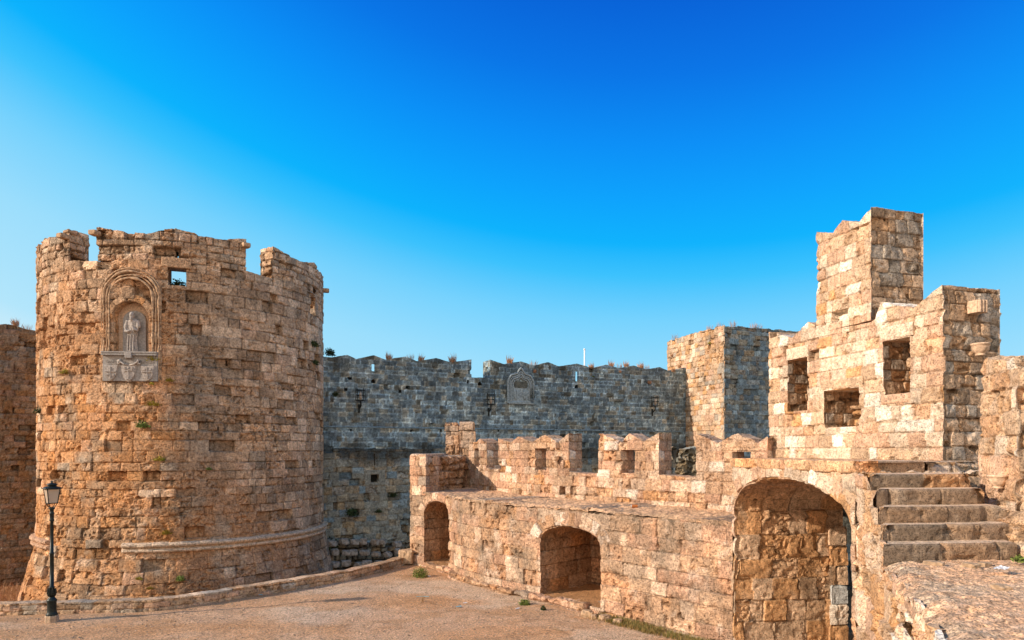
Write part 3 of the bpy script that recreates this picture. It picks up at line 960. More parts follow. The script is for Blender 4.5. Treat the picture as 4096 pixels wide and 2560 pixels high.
for txt, xo, zo in (('SPAVLO', -.56, .0), ('PROPE', -.58, -.12), ('DBVSSO', .50, .0), ('DAVRA', .54, -.12)):
    cu = bpy.data.curves.new('t', 'FONT'); cu.body = txt; cu.size = .115; cu.extrude = .012; cu.align_x = 'CENTER'
    to = bpy.data.objects.new('t', cu); COL.objects.link(to)
    dg = bpy.context.evaluated_depsgraph_get()
    me = bpy.data.meshes.new_from_object(to.evaluated_get(dg))
    bpy.data.objects.remove(to)
    me.transform(NM @ Matrix.Translation((xo, -.045, (zmid - zb) / K + zo + .02)) @ Matrix.Rotation(PI / 2, 4, 'X'))
    link_mesh('inscription', me, M_STATUE, tablet)
# lintel over the window, projecting stone brackets at the battlements
slab('lintel', M_TOWER, tower, TP, TP.u(646), TP.u(764), TP.z(705, 1070), TP.z(705, 1032), .05, 'tan', 5)
for px_b, py_b in ((262, 948), (387, 936), (978, 984), (1288, 1132)):
    u, z = TP.uz(px_b, py_b) if px_b < 1280 else (UM + 7.2 * K, SILL + .7)
    bm = bmesh.new()
    p = TP.pos(u, z, .12)
    add_box(bm, p, (.36, .40, .22), TP.ang(u), .07); obj('bracket', bm, M_MOULD, tower)

# ------------------------------------------------------------------ low parapet wall beside the courtyard
low = thing('low_wall', 'knee high stone parapet wall curving along the courtyard edge below the tower', 'wall', (-10.9, 20.5, 0))
PL = Pat(31, -2.6, .6, .17, 0, LOW.L, .42, {'tan': 4, 'pink': 2, 'grey': 2, 'brown': 1.5}, off=.012, miss=0, erode=.25, rough=.010, joint=.02, jw=.028, jcol=.6, hv=.05, patch=.4)
u_a = LOW.u(-400)
hfield('wall', M_FAR, low, LOW, PL, -.2, lambda u: .34 + .01 * np.sin(np.asarray(u) * 5), LOW.S[1], LOW.L, res=.04, us=np.concatenate([np.arange(LOW.S[1], LOW.S[2], .2), np.arange(LOW.S[2], LOW.L, .038), [LOW.L]]), zres=.03, thick=.42, back=True, step=.05, rimnoise=.012, topj=.012)
bk = LOW.offset(-.38)
PR = Pat(33, -3, 1, .3, 0, bk.L, .5, {'tan': 3, 'grey': 3, 'brown': 2})
hfield('moat_face', M_FAR, low, Path(bk.P[::-1] + 0), PR, -2.7, .0, 0, bk.L, res=.25, thick=0)

# ------------------------------------------------------------------ street lamp
lx, ly = -13.13, 19.26
lamp = thing('street_lamp', 'dark green cast iron lamp post with a square glass lantern before the round tower', 'street lamp', (lx, ly, 0))
bm = bmesh.new(); add_lathe(bm, (lx, ly, 0), [(.175, -.05), (.175, .17), (.16, .19)], 8, PI / 8, PI / 8 + 2 * PI); obj('plinth', bm, M_PLINTH, lamp)
bm = bmesh.new()
add_lathe(bm, (lx, ly, 0), [(.15, .19), (.15, .22), (.125, .26), (.115, .30), (.115, .56), (.13, .60), (.135, .625), (.10, .66), (.075, .70), (.07, .72)], 20); obj('pedestal', bm, M_LAMP, lamp, True)
bm = bmesh.new()
prof = [(.07, .72), (.09, .76), (.098, .82), (.08, .90), (.07, .97), (.085, .98), (.085, 1.0), (.054, 1.01), (.051, 1.92), (.068, 1.94), (.068, 1.97), (.045, 1.98), (.041, 2.86), (.06, 2.88), (.06, 2.91), (.052, 2.93), (.055, 3.06), (.065, 3.08), (.065, 3.1), (.05, 3.12), (.05, 3.2), (.085, 3.23), (.085, 3.25), (.04, 3.27)]
add_lathe(bm, (lx, ly, 0), prof, 16)
for k in range(8):
    t = 2 * PI * k / 8
    add_tube(bm, [(lx + .075 * math.cos(t), ly + .075 * math.sin(t), .73), (lx + .10 * math.cos(t), ly + .10 * math.sin(t), .82), (lx + .095 * math.cos(t), ly + .095 * math.sin(t), .93), (lx + .11 * math.cos(t), ly + .11 * math.sin(t), .965)], [.02, .026, .02, .006], 6)
obj('shaft', bm, M_LAMP, lamp, True)
lan = bpy.data.objects.new('lantern', None)
LB, LT = .105, .165                                       # half-diagonal scaled corner radii
rotL = math.radians(-34) + math.radians(40)
def lc(r, k, z): return Vector((lx + r * math.cos(rotL + k * PI / 2), ly + r * math.sin(rotL + k * PI / 2), z))
bm = bmesh.new()
for k in range(4):
    add_tube(bm, [lc(.155, k, 3.38), lc(.225, k, 3.80)], .014, 6)
    add_tube(bm, [lc(.155, k, 3.385), lc(.155, k + 1, 3.385)], .013, 6)
    add_tube(bm, [lc(.228, k, 3.795), lc(.228, k + 1, 3.795)], .016, 6)
    add_tube(bm, [lc(.04, k, 3.25), lc(.10, k, 3.30), lc(.15, k, 3.38)], .010, 6)
    add_tube(bm, [lc(.22, k, 3.80), lc(.27, k, 3.80), lc(.285, k, 3.83), lc(.27, k, 3.85)], .008, 6)
frame = obj('lantern', bm, M_LAMP, lamp)
bpy.data.objects.remove(lan)
bm = bmesh.new()
for k in range(4):
    v = [bm.verts.new(p) for p in (lc(.15, k, 3.39), lc(.15, k + 1, 3.39), lc(.22, k + 1, 3.79), lc(.22, k, 3.79))]; bm.faces.new(v)
obj('glass', bm, M_GLASS, frame)
bm = bmesh.new()
add_lathe(bm, (lx, ly, 0), [(.245, 3.80), (.25, 3.815), (.20, 3.84), (.13, 3.862), (.10, 3.872), (.10, 3.885), (.135, 3.90), (.14, 3.915), (.10, 3.945), (.04, 3.96), (.025, 3.97), (.025, 3.985), (.035, 4.0), (.015, 4.02), (.006, 4.04)], 20); obj('roof', bm, M_LAMP, frame, True)

# ------------------------------------------------------------------ bastion: lower wall with two niches
FW = Path([(-4.37, 28.9), (-3.6, 28.25), (-2.55, 27.0), (-1.95, 25.5), (-.85, 23.9), (.43, 22.5), (.92, 22.05), (2.63, 20.2), (4.78, 17.6), (5.47, 16.76)], True)
bastion = thing('bastion_wall', 'sunlit lower bastion wall with two round arched niches and a rough walkable ledge', 'wall', (.43, 22.5, 0))
PF = Pat(41, -.35, 5, .45, -1, FW.L + 1, .85, {'tan': 4, 'pink': 4, 'cream': 3}, off=.010, miss=0.02, erode=.34, rough=.013, joint=.02, jw=.026, jcol=.5, patch=1.0, warp=.02, tv=.28, mott=1.0)
LEDGE = 3.1
PFj = Pat(42, -.35, 5, .45, -1, 12, .8, {'tan': 3, 'brown': 4, 'orange': 1.5}, off=.02, miss=.0, erode=.4, rough=.018, joint=.03, jw=.03, jcol=.5, patch=.6, warp=.02)


def fw_dark(U, Z, C):
    g = sstep(.35, .62, fbm(U * 1.1, Z * 1.3, 2, 671, 4)) * sstep(LEDGE - .75, LEDGE - .1, Z) * .6
    g2 = sstep(.46, .66, fbm(U * 1.7, Z * 1.2, 3, 672, 4)) * .5
    g = np.maximum(g, g2)
    return C * (1 - g)[..., None] + np.array((.27, .225, .17)) * g[..., None]


a1 = arch_hole(FW, 1696, 1793, .18, FW.z(1700, 2050), FW.z(1748, 2004))
a2 = arch_hole(FW, 2160, 2402, .16, FW.z(2160, 2145) - .1, FW.z(2285, 2107), 2.0, jag=.05)
us1 = FW.u(1703)
hfield('wall', M_BAST, bastion, FW, PF, -.15, lambda u: LEDGE - .03 + .05 * np.sin(np.asarray(u) * 1.3), 0, FW.L, res=.034, thick=2.75, holes=[a1, a2], pat2=PFj, step=.05, darkfn=fw_dark, topj=.05)
for (h_, px0, px1, seed_) in ((a1, 1640, 1850, 43), (a2, 2100, 2470, 44)):
    inn = FW.offset(-2.6)
    PB = Pat(seed_, -.3, 4, .46, -1, FW.L + 1, .8, {'tan': 3, 'brown': 3, 'pink': 2, 'orange': 1.5}, off=.02, erode=.4, rough=.018, joint=.03, jw=.04, jcol=.55)
    ia = inn.u(px0); ib = inn.u(px1 + 90)
    hfield('niche_back', M_BAST, bastion, inn, PB, -.1, LEDGE - .15, max(0, h_['u0'] - .6), min(inn.L, h_['u1'] + .9), res=.04, thick=0)
    # niche floor
    uu = np.linspace(h_['u0'] - .15, h_['u1'] + .15, 60); dd = np.linspace(.0, 2.8, 60)
    UU, DD = np.meshgrid(uu, dd, indexing='ij')
    x, y = FW.at(UU); nx, ny = FW.nrm(UU)
    GX, GY = x - nx * DD, y - ny * DD
    zf_ = h_['zb'] + .02 + .06 * (fbm(GX * 3, GY * 3, 0, 600, 3) - .5)
    sheet('niche_floor', M_GROUND, bastion, GX, GY, zf_, np.array((.50, .29, .15)) * (.8 + .4 * fbm(GX * 4, GY * 4, 0, 601, 3))[..., None])
PVo = Pat(45, 0, .5, .6, 0, 9, .36, {'cream': 4, 'tan': 3, 'pink': 2, 'white': .8, 'grey': .6}, off=.015, erode=.25, rough=.012, joint=.03, jw=.035, miss=0, jcol=.6, warp=.01)


def hole_curve(h, n=40, trim=0.0):
    uu = np.linspace(h['u0'] + 1e-3, h['u1'] - 1e-3, n)
    t = np.linspace(PI, 0, n); um = (h['u0'] + h['u1']) / 2; hw_ = (h['u1'] - h['u0']) / 2 - .001
    uu = um + hw_ * np.cos(t)
    return list(zip(uu, h['za'](uu)))


band('arch_stones', M_BAST, bastion, FW, hole_curve(a1), .01, .36, PVo, .02, .03)
PVo2 = Pat(46, 0, .6, .7, 0, 9, .42, {'cream': 3, 'brown': 3, 'white': 2, 'grey': 1.5}, off=.025, erode=.15, rough=.012, joint=.04, jw=.04, miss=0, tv=.4, jcol=.4, warp=.01)
band('arch_stones', M_BAST, bastion, FW, hole_curve(a2), .01, .46, PVo2, .02, .03)
# foundation course standing proud of the foot of the wall
ft = FW.offset(.24)
PFt = Pat(47, -.4, 1, .5, -1, ft.L + 1, .75, {'tan': 4, 'pink': 3, 'brown': 2, 'grey': 1}, off=.05, erode=.6, rough=.03, joint=.06, jw=.06, jcol=.6, warp=.05)
hfield('foundation', M_BAST, bastion, ft, PFt, -.2, lambda u: .14 + .14 * (fbm(np.asarray(u) * 1.4, np.asarray(u) * 0, 1, 680, 2)), ft.u(1700), ft.u(2330), res=.035, thick=.3, step=.04, topj=.05, rimnoise=.04)

# parapet above the ledge
PP = Path([(-2.3, 32.7), (-2.1, 32.2), (.71, 26.9), (3.3, 23.6), (5.66, 20.9), (7.25, 19.15)], True)
# ledge surface between them
nL = 420
ta = np.linspace(0, 1, nL)
fx, fy = FW.at(FW.u(1650) + (FW.L + .0 - FW.u(1650)) * ta); fnx, fny = FW.nrm(FW.L * ta)
bx_, by_ = PP.at(PP.L * ta)
mm = 70
W_ = np.linspace(0, 1.02, mm)
GX = fx[:, None] * (1 - W_) + bx_[:, None] * W_; GY = fy[:, None] * (1 - W_) + by_[:, None] * W_
lip = np.clip(1 - W_ / .05, 0, 1)[None, :]
GZ = LEDGE + .12 * (fbm(GX * 1.6, GY * 1.6, 0, 691, 4) - .5) + .10 * (fbm(GX * 7, GY * 7, 0, 692, 3) - .5) - .07 * lip
lc_ = np.array(PAL['tan']) * 1.0
gk = sstep(.42, .6, fbm(GX * 2, GY * 2, 0, 694, 4))[..., None] * (.25 + .75 * sstep(.5, .1, W_))[None, :, None]
LCc = lc_ * (1 - gk * .75) + np.array((.27, .205, .145)) * gk * .75
LCc = LCc * (.8 + .4 * fbm(GX * 9, GY * 9, 0, 695, 2))[..., None]
sheet('ledge_top', M_TOP, bastion, GX, GY, GZ, LCc)

# ------------------------------------------------------------------ battlement parapet
para = thing('battlement', 'sunlit battlement parapet with swallowtail merlons and square loopholes above the ledge', 'battlement', (.71, 26.9, LEDGE))
PQ = Pat(51, 2.0, 7, .325, -1, PP.L + 2, .46, {'tan': 4, 'pink': 3.5, 'cream': 3, 'orange': .3, 'white': .4}, tv=.22, mott=.8, off=.010, miss=0.015, erode=.32, rough=.013, joint=.022, jw=.03, jcol=.68, patch=.4, warp=.02)


def para_dark(U, Z, C):
    s_ = np.zeros_like(U)
    for px_s, w_ in ((2105, .25), (2310, .3), (2560, .3), (2830, .35), (2760, .2)):
        us_ = PP.u(px_s)
        s_ = np.maximum(s_, np.exp(-((U - us_ + .05 * np.sin(Z * 3)) / w_) ** 2) * sstep(3.2, 4.6, Z))
    s_ = s_ * (.35 + .5 * fbm(U * 2, Z * .8, 0, 697, 3)) * .8
    return C * (1 - s_)[..., None] + np.array((.30, .22, .155)) * s_[..., None]


SZ = 4.08
TH = .7
put = hole_px(PP, 2237, 2262, 1945, 1980)
hfield('wall', M_BAST, para, PP, PQ, -2.4, lambda u: SZ + .03 * np.sin(np.asarray(u) * 3), 0, PP.L, res=.036, us=None, thick=TH, holes=[put], back=True, step=.05, darkfn=para_dark, topj=.02)


def swallow(path, xs, zs_):
    au = np.array([path.u(x) for x in xs])
    return lambda u: np.interp(u, au, np.array(zs_))


mer = [
    (1874, 1946, [1874, 1905, 1920, 1946], [5.28, 5.28, 5.42, 5.2], (1897, 1915, 1793, 1868)),
    (1993, 2275, [1993, 2040, 2075, 2130, 2178, 2230, 2275], [5.42, 5.2, 5.46, 5.22, 5.5, 5.2, 5.52], (2139, 2185, 1793, 1880)),
    (2393, 2635, [2393, 2480, 2516, 2575, 2635], [5.5, 5.18, 5.46, 5.16, 5.48], (2482, 2538, 1799, 1893)),
    (2783, 3075, [2783, 2870, 2950, 3030, 3075], [5.42, 5.12, 5.4, 5.1, 5.3], (2929, 3003, 1807, 1871)),
]
for (x0, x1, xs, zs_, wn) in mer:
    hfield('merlon', M_BAST, para, PP, PQ, SZ - .02, swallow(PP, xs, zs_), PP.u(x0), PP.u(x1), res=.034, thick=TH, holes=[hole_px(PP, *wn)], back=True, step=.045, darkfn=para_dark, topj=.02, notch=.012)


def basin(name, parent, p, rot, r=.15, mat=M_CARVED):
    bm = bmesh.new()
    c = Vector(p)
    add_lathe(bm, c, [(r * .55, -1.55 * r), (r * .62, -1.5 * r), (r * .62, -1.35 * r), (r * .5, -1.28 * r), (r * .6, -1.2 * r), (r * .9, -.85 * r), (r * 1.05, -.4 * r), (r * 1.08, -.12 * r), (r * 1.18, -.08 * r), (r * 1.2, .14 * r), (r * 1.1, .18 * r), (r * .95, .1 * r)], 24)
    return obj(name, bm, mat, parent, True)


def bracket(name, parent, p, rot, w_=.26, d=.22, h_=.24):
    bm = bmesh.new()
    add_box(bm, p, (w_, d, h_), rot, .015)
    R = Matrix.Rotation(rot, 4, 'Z')
    for k in (-.3, 0, .3):
        q = Vector(p) + R @ Vector((k * w_, -d / 2, 0))
        add_tube(bm, [q - Vector((0, 0, h_ * .48)), q + Vector((0, 0, h_ * .48))], w_ * .13, 8)
    return obj(name, bm, M_CARVED, parent)


u = PP.u(2232)
basin('basin', para, PP.pos(u, PP.z(2232, 1826), .13), 0, .135)
bracket('bracket', para, PP.pos(PP.u(2230), PP.z(2230, 1780), .08), PP.ang(PP.u(2230)), .2, .2, .22)

# left stub of wall with its broken rubble core, and the two posts behind
stub = thing('wall_stub', 'broken off wall end with exposed rubble core above the small arch', 'wall', (-3.6, 29.5, LEDGE))
PS = Pat(53, 2.5, 7, .42, 0, 20, .6, {'tan': 3, 'pink': 3, 'cream': 2, 'grey': 1}, off=.02, erode=.45, rough=.02, joint=.03, jw=.04, jcol=.62)
PRb = Pat(54, 2.5, 7, .38, 0, 20, .5, {'tan': 3, 'brown': 3, 'grey': 2}, off=.09, miss=.1, erode=1.1, rough=.05, joint=.09, jw=.1, jcol=.55, warp=.15)
rubble_block('wall', M_BAST, stub, [(-4.37, 28.9), (-3.62, 28.32), (-3.2, 29.4), (-3.1, 33), (-4.9, 33)], LEDGE - .12, 4.72, PS, .045, capcol='grey', rough=.05)
rubble_block('rubble_core', M_BAST, stub, [(-3.58, 28.55), (-2.12, 32.1), (-2.2, 32.9), (-3.7, 33.0), (-3.9, 29.6)], LEDGE - .1, 4.62, PRb, .045, capcol='grey', rough=.08)
for (xa, xb, D, ytop, lab) in ((1779, 1838, 33.2, 1690, 'left and narrower of two square stone posts behind the wall stub'), (1836, 1903, 33.0, 1686, 'right and wider of two square stone posts behind the wall stub')):
    t = thing('stone_post', lab, 'post', (PX((xa + xb) / 2, D), D + .4, LEDGE), 'stone posts at the parapet end')
    PPo = Pat(int(xa), 3, 8, .42, 0, 8, .5, {'tan': 3, 'cream': 2, 'pink': 2, 'grey': 1.5}, off=.015, erode=.35, rough=.018, jcol=.65)
    x0, x1 = PX(xa, D) + .02, PX(xb, D) - .02
    zt_p = PZ(ytop, D)
    rubble_block('shaft', M_BAST, t, [(x0, D), (x1, D), (x1, D + .75), (x0, D + .75)], LEDGE - 1, zt_p - .42, PPo, .045)
    rubble_block('cap_stone', M_BAST, t, [(x0 - .03, D - .03), (x1 - .04, D - .03), (x1 - .04, D + .7), (x0 - .03, D + .7)], zt_p - .41, zt_p, PPo, .045, capcol='grey', round_=.08, rough=.05)

# ruined masonry seen through the right embrasure
ru = thing('ruined_wall', 'dark ragged ruin of rubble seen through the embrasure right of the middle merlon', 'ruin', (7.5, 30, -3.0))
PRu = Pat(55, -3, 7, .36, 0, 30, .45, {'grey': 4, 'dark': 2, 'brown': 2}, off=.08, miss=.15, erode=1.1, rough=.05, joint=.1, jw=.1, warp=.15)
for (xa, xb, D, yt) in ((2655, 2690, 31.0, 1778), (2716, 2900, 30.0, 1786)):
    x0, x1 = PX(xa, D), PX(xb, D)
    rubble_block('wall', M_BACK, ru, [(x0, D), (x1, D), (x1 + .3, D + 1.5), (x0 + .2, D + 1.5)], -2.5, PZ(yt, D) - .1, PRu, .06, capcol='grey', round_=.3, rough=.2)

# ------------------------------------------------------------------ curtain wall at the back
BW = Path([(PX(1180, 37.7), 37.7), (PX(1292, 38.6), 38.6), (PX(2743, 49.6), 49.6)])
curt = thing('curtain_wall', 'long shadowed grey curtain wall with zigzag battlements between the two towers', 'wall', (0, 41, -3.0))
SILLB = BW.z(1908, 1509)
PC = Pat(61, 4.5, 13, .285, -1, BW.L + 1, .40, {'blue': 5, 'grey': 1.6, 'pale': 1.5, 'slate': 3.5, 'dark': .8}, off=.012, miss=.02, erode=.15, rough=.008, joint=.018, jw=.045, jcol=2.1, patch=.9, tv=.45, eroc='grey', hv=.12, warp=.04)  # blue and slate blocks carry the wall's cool shade as colour


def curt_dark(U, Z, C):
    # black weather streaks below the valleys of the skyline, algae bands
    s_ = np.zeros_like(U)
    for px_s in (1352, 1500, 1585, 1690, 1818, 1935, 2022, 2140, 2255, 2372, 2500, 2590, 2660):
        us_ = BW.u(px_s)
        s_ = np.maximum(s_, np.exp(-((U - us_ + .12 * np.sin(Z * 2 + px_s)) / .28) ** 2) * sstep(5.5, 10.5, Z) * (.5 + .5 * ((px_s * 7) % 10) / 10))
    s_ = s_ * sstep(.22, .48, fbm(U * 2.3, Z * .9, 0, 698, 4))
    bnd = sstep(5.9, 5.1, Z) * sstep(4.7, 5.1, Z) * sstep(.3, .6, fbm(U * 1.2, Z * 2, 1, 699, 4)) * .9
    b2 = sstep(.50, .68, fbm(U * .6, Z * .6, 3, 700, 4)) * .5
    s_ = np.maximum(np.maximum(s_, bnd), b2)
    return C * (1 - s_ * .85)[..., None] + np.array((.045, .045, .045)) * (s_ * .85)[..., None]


uE0, uE1 = BW.u(1886), BW.u(1961)
hl = []
for px_h, y0, y1 in ((1493, 1518, 1532), (2307, 1540, 1556), (1920, 1528, 1543)):
    zc = BW.z(px_h, (y0 + y1) / 2); uc_ = BW.u(px_h); r_ = .5 * (BW.z(px_h, y0) - BW.z(px_h, y1)) * 1.25
    hl.append(dict(u0=uc_ - r_, u1=uc_ + r_, zb=zc - r_ * .8, za=(lambda u, uc=uc_, r=r_, z=zc: z - r * .2 + r * 1.2 * np.sqrt(np.clip(1 - ((np.asarray(u) - uc) / r) ** 2, 0, 1)))))
for px_h in (1398, 1402, 1630, 1598, 1345, 1383, 1874):
    pass
dark_holes = [(1393, 1405, 1508, 1519), (1376, 1390, 1552, 1564), (1622, 1640, 1543, 1556), (1594, 1606, 1558, 1572), (1868, 1876, 1520, 1534), (1400, 1408, 1717, 1726), (1640, 1650, 1718, 1728), (1760, 1768, 1718, 1728), (1990, 1998, 1718, 1727), (2212, 2220, 1718, 1727), (2306, 2314, 1718, 1728), (2410, 2418, 1718, 1728), (2510, 2518, 1718, 1728), (2612, 2620, 1718, 1728)]
for d in dark_holes: hl.append(hole_px(BW, *d))
hl = [h for h in hl if (h.get('zt') or 0) < SILLB - .1 or 'za' in h]
THB = 1.2
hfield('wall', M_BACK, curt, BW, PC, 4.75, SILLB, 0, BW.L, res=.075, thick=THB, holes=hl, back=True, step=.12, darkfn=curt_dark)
zig1 = [(1180, 1432), (1292, 1425), (1326, 1429), (1389, 1419), (1425, 1436), (1495, 1421), (1541, 1438), (1624, 1425), (1667, 1445), (1746, 1432), (1806, 1449), (1886, 1437)]
zig2 = [(1961, 1439), (2017, 1456), (2082, 1445), (2136, 1462), (2192, 1448), (2236, 1465), (2308, 1454), (2374, 1472), (2427, 1458), (2474, 1472), (2536, 1462), (2586, 1478), (2639, 1468), (2672, 1482), (2743, 1470)]
for (zig, ua_, ub_, px_s, y0_, y1_) in ((zig1, 0, uE0, 1493, 1456, 1512), (zig2, uE1, BW.L, 2307, 1486, 1536)):
    us_ = BW.u(px_s)
    sk = skyline(BW, zig)
    zb_s = SILLB + .06
    for (a_, b_, th_, hs_) in ((ua_, us_ - .45, THB, []), (us_ - .45, us_ + .95, .10, [dict(u0=us_ - .085, u1=us_ + .085, zb=zb_s, zt=BW.z(px_s, y0_))]), (us_ + .95, ub_, THB, [])):
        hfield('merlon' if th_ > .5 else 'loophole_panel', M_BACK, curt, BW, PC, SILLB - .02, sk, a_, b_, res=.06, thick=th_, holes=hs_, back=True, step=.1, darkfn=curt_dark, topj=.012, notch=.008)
# thicker lower part with battered foot
BL = BW.offset(.35)
PCl = Pat(63, -3, 5.2, .40, -1, BL.L + 1, .52, {'grey': 5, 'blue': 1.2, 'tan': 2, 'pale': 1}, off=.018, miss=.05, erode=.4, rough=.014, joint=.03, jw=.05, jcol=.7, patch=.6, hv=.25, warp=.06)


def low_dark(U, Z, C):
    b_ = sstep(3.7, 4.6, Z) * sstep(.25, .55, fbm(U * 1.4, Z * 1.2, 1, 701, 4)) * .85
    b2 = sstep(-.4, -1.4, Z) * .35
    b_ = np.maximum(b_, b2)
    return C * (1 - b_)[..., None] + np.array((.06, .06, .058)) * b_[..., None]


hw_l = [hole_px(BL, 1483, 1514, 1898, 1929), hole_px(BL, 1496.5, 1501, 1815, 1862)]
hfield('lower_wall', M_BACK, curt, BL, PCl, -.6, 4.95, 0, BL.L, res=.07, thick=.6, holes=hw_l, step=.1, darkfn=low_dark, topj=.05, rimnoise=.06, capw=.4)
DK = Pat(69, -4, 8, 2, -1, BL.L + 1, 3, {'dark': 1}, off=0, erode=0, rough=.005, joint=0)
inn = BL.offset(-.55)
hfield('window_shade_panel', M_IRON, curt, inn, DK, 2.0, 4.9, BL.u(1450), BL.u(1550), res=.3, thick=0)  # black panel stands in for the dark inside the window openings
BF = BW.offset(.55)
PCf = Pat(64, -3.2, 1, .42, -1, BF.L + 1, .5, {'grey': 4, 'tan': 3, 'cream': 1.5}, off=.14, miss=.22, erode=.5, rough=.03, joint=.12, jw=.09, jcol=.25, patch=.3, hv=.3, warp=.16)
hfield('foundation', M_BACK, curt, BF, PCf, -3.6, lambda u: -.35 + .25 * np.sin(np.asarray(u) * .9), 0, BF.L * .55, res=.06, thick=.3, step=.1, rimnoise=.08)
sweep('string_course', M_BACK, curt, BW, 0, BW.L - .2, [(-.05, -.06), (.04, -.05), (.055, 0), (.03, .04), (-.05, .05)], 6.25, .12, col='blue')
u = BL.u(1498)
for (a, b_, z0_, z1_) in ((1460, 1482, 1886, 1940), (1515, 1540, 1886, 1940), (1460, 1540, 1880, 1897), (1474, 1526, 1930, 1942)):
    slab('window_frame', M_BACK, curt, BL, BL.u(a), BL.u(b_), BL.z(1498, z1_), BL.z(1498, z0_), .03, 'grey', a)

# coat of arms in its ogee frame
fu = BW.u(2082)
wz = lambda py: BW.z(2082, py)
bm = bmesh.new()
def ogee(s_, top):
    hw_ = (BW.u(2133) - BW.u(2030)) / 2 * s_
    zb_, zs_, za_ = wz(1614) + (1 - s_) * .25, wz(1540), top
    L_ = [(-hw_, zb_), (-hw_, zs_)]
    for k in range(1, 9):
        t = k / 8
        L_.append((-hw_ * (1 - t) * (1 - .28 * math.sin(PI * t)) if t > .5 else -hw_ * (1 - .9 * t * t - .05 * t), zs_ + (za_ - zs_) * (t ** .85)))
    L_[-1] = (0, za_)
    R_ = [(-x, z) for x, z in reversed(L_[:-1])]
    return L_ + R_
arms = obj('arms_panel', (lambda bm: (add_box(bm, BW.pos(fu, wz(1580), .0), (1.35, .12, wz(1545) - wz(1608)), BW.ang(fu), .01), bm)[1])(bmesh.new()), M_GREYST, curt)
for s_, top, r_ in ((1.0, wz(1472), .075), (.85, wz(1486), .05), (.72, wz(1497), .065), (.58, wz(1508), .04)):
    bm = bmesh.new()
    pts = [BW.pos(fu + x, z, .06) for x, z in ogee(s_, top)]
    pts.append(pts[0])
    add_tube(bm, pts, r_, 8, False); obj('frame_moulding', bm, M_GREYST, arms, True)
slab('arms_shade_panel', M_BACK, arms, BW, fu - .45, fu + .45, wz(1553), wz(1526), .072, 'dark', 5)  # dark raised slab paints the shade of a recess inside the frame
for xo in (-.33, .33):
    bm = bmesh.new()
    w_, h_ = .5, .62; out = []
    for k in range(3): out.append((-w_ / 2 + w_ * k / 2, h_ / 2))
    for k in range(1, 12):
        t = k / 12; out.append((w_ / 2 * (1 - 2 * t), h_ / 2 - .4 * h_ - .6 * h_ * math.sin(PI * t) ** .8))
    P_ = lambda x, z, h: BW.pos(fu + xo + x, wz(1582) + z, h)
    a = [bm.verts.new(P_(x, z, .05)) for x, z in out]; c = [bm.verts.new(P_(x * .85, z * .87, .11)) for x, z in out]
    bm.faces.new(c)
    for k in range(len(a)): bm.faces.new((a[k], a[(k + 1) % len(a)], c[(k + 1) % len(a)], c[k]))
    add_box(bm, P_(0, .05, .11), (.05, .05, .5), BW.ang(fu)); add_box(bm, P_(0, .08, .11), (.4, .05, .05), BW.ang(fu))
    obj('shield', bm, M_GREYST, arms)

# iron cage lanterns on the curtain wall
def cage(px, py, label):
    u = BW.u(px); z = BW.z(px, py); p = BW.pos(u, z, .35)
    t = thing('iron_lantern', label, 'lantern', p, 'iron cage lanterns on the curtain wall')
    bm = bmesh.new()
    w_ = .22
    for sx in (-1, 1):
        for sy in (-1, 1):
            add_tube(bm, [p + Vector((sx * w_, sy * w_, -.35)), p + Vector((sx * w_, sy * w_, .42))], .022, 6)
    for zz_ in (-.3, 0, .3):
        c = [p + Vector((a * w_, b_ * w_, zz_)) for a, b_ in ((-1, -1), (1, -1), (1, 1), (-1, 1), (-1, -1))]
        for q0, q1 in zip(c[:-1], c[1:]): add_tube(bm, [q0, q1], .02, 6)
    obj('cage', bm, M_IRON, t)
    bm = bmesh.new()
    wv = BW.pos(u, z, .0)
    add_tube(bm, [wv + Vector((0, 0, -.75)), p + Vector((0, .1, -.6)), p + Vector((0, 0, -.33))], [.05, .045, .04], 8)
    add_tube(bm, [wv + Vector((0, 0, -1.0)), wv + Vector((0, -.03, -.5))], .06, 8)
    obj('bracket', bm, M_IRON, t)
    bm = bmesh.new(); add_lathe(bm, p, [(.05, -.25), (.09, -.1), (.08, .1), (.03, .2)], 10); obj('bulb', bm, M_GLASS, t, True)
cage(1437, 1583, 'black iron cage lantern on the curtain wall nearest the round tower')
cage(1955, 1600, 'black iron cage lantern on the curtain wall left of the carved arms')
cage(2609, 1608, 'black iron cage lantern on the curtain wall nearest the square tower')

# white pole behind the wall
pd = 54
t = thing('white_pole', 'thin white pole rising behind the curtain wall battlements', 'pole', (PX(2338, pd), pd, -3.0))
bm = bmesh.new(); add_tube(bm, [(PX(2338, pd), pd, -2.5), (PX(2338, pd), pd, PZ(1400, pd))], .055, 10); obj('shaft', bm, M_WHITEP, t, True)
bm = bmesh.new(); add_lathe(bm, (PX(2338, pd), pd, PZ(1400, pd)), [(.06, 0), (.085, .02), (.085, .08), (.03, .13)], 12); obj('cap', bm, M_WHITEP, t, True)

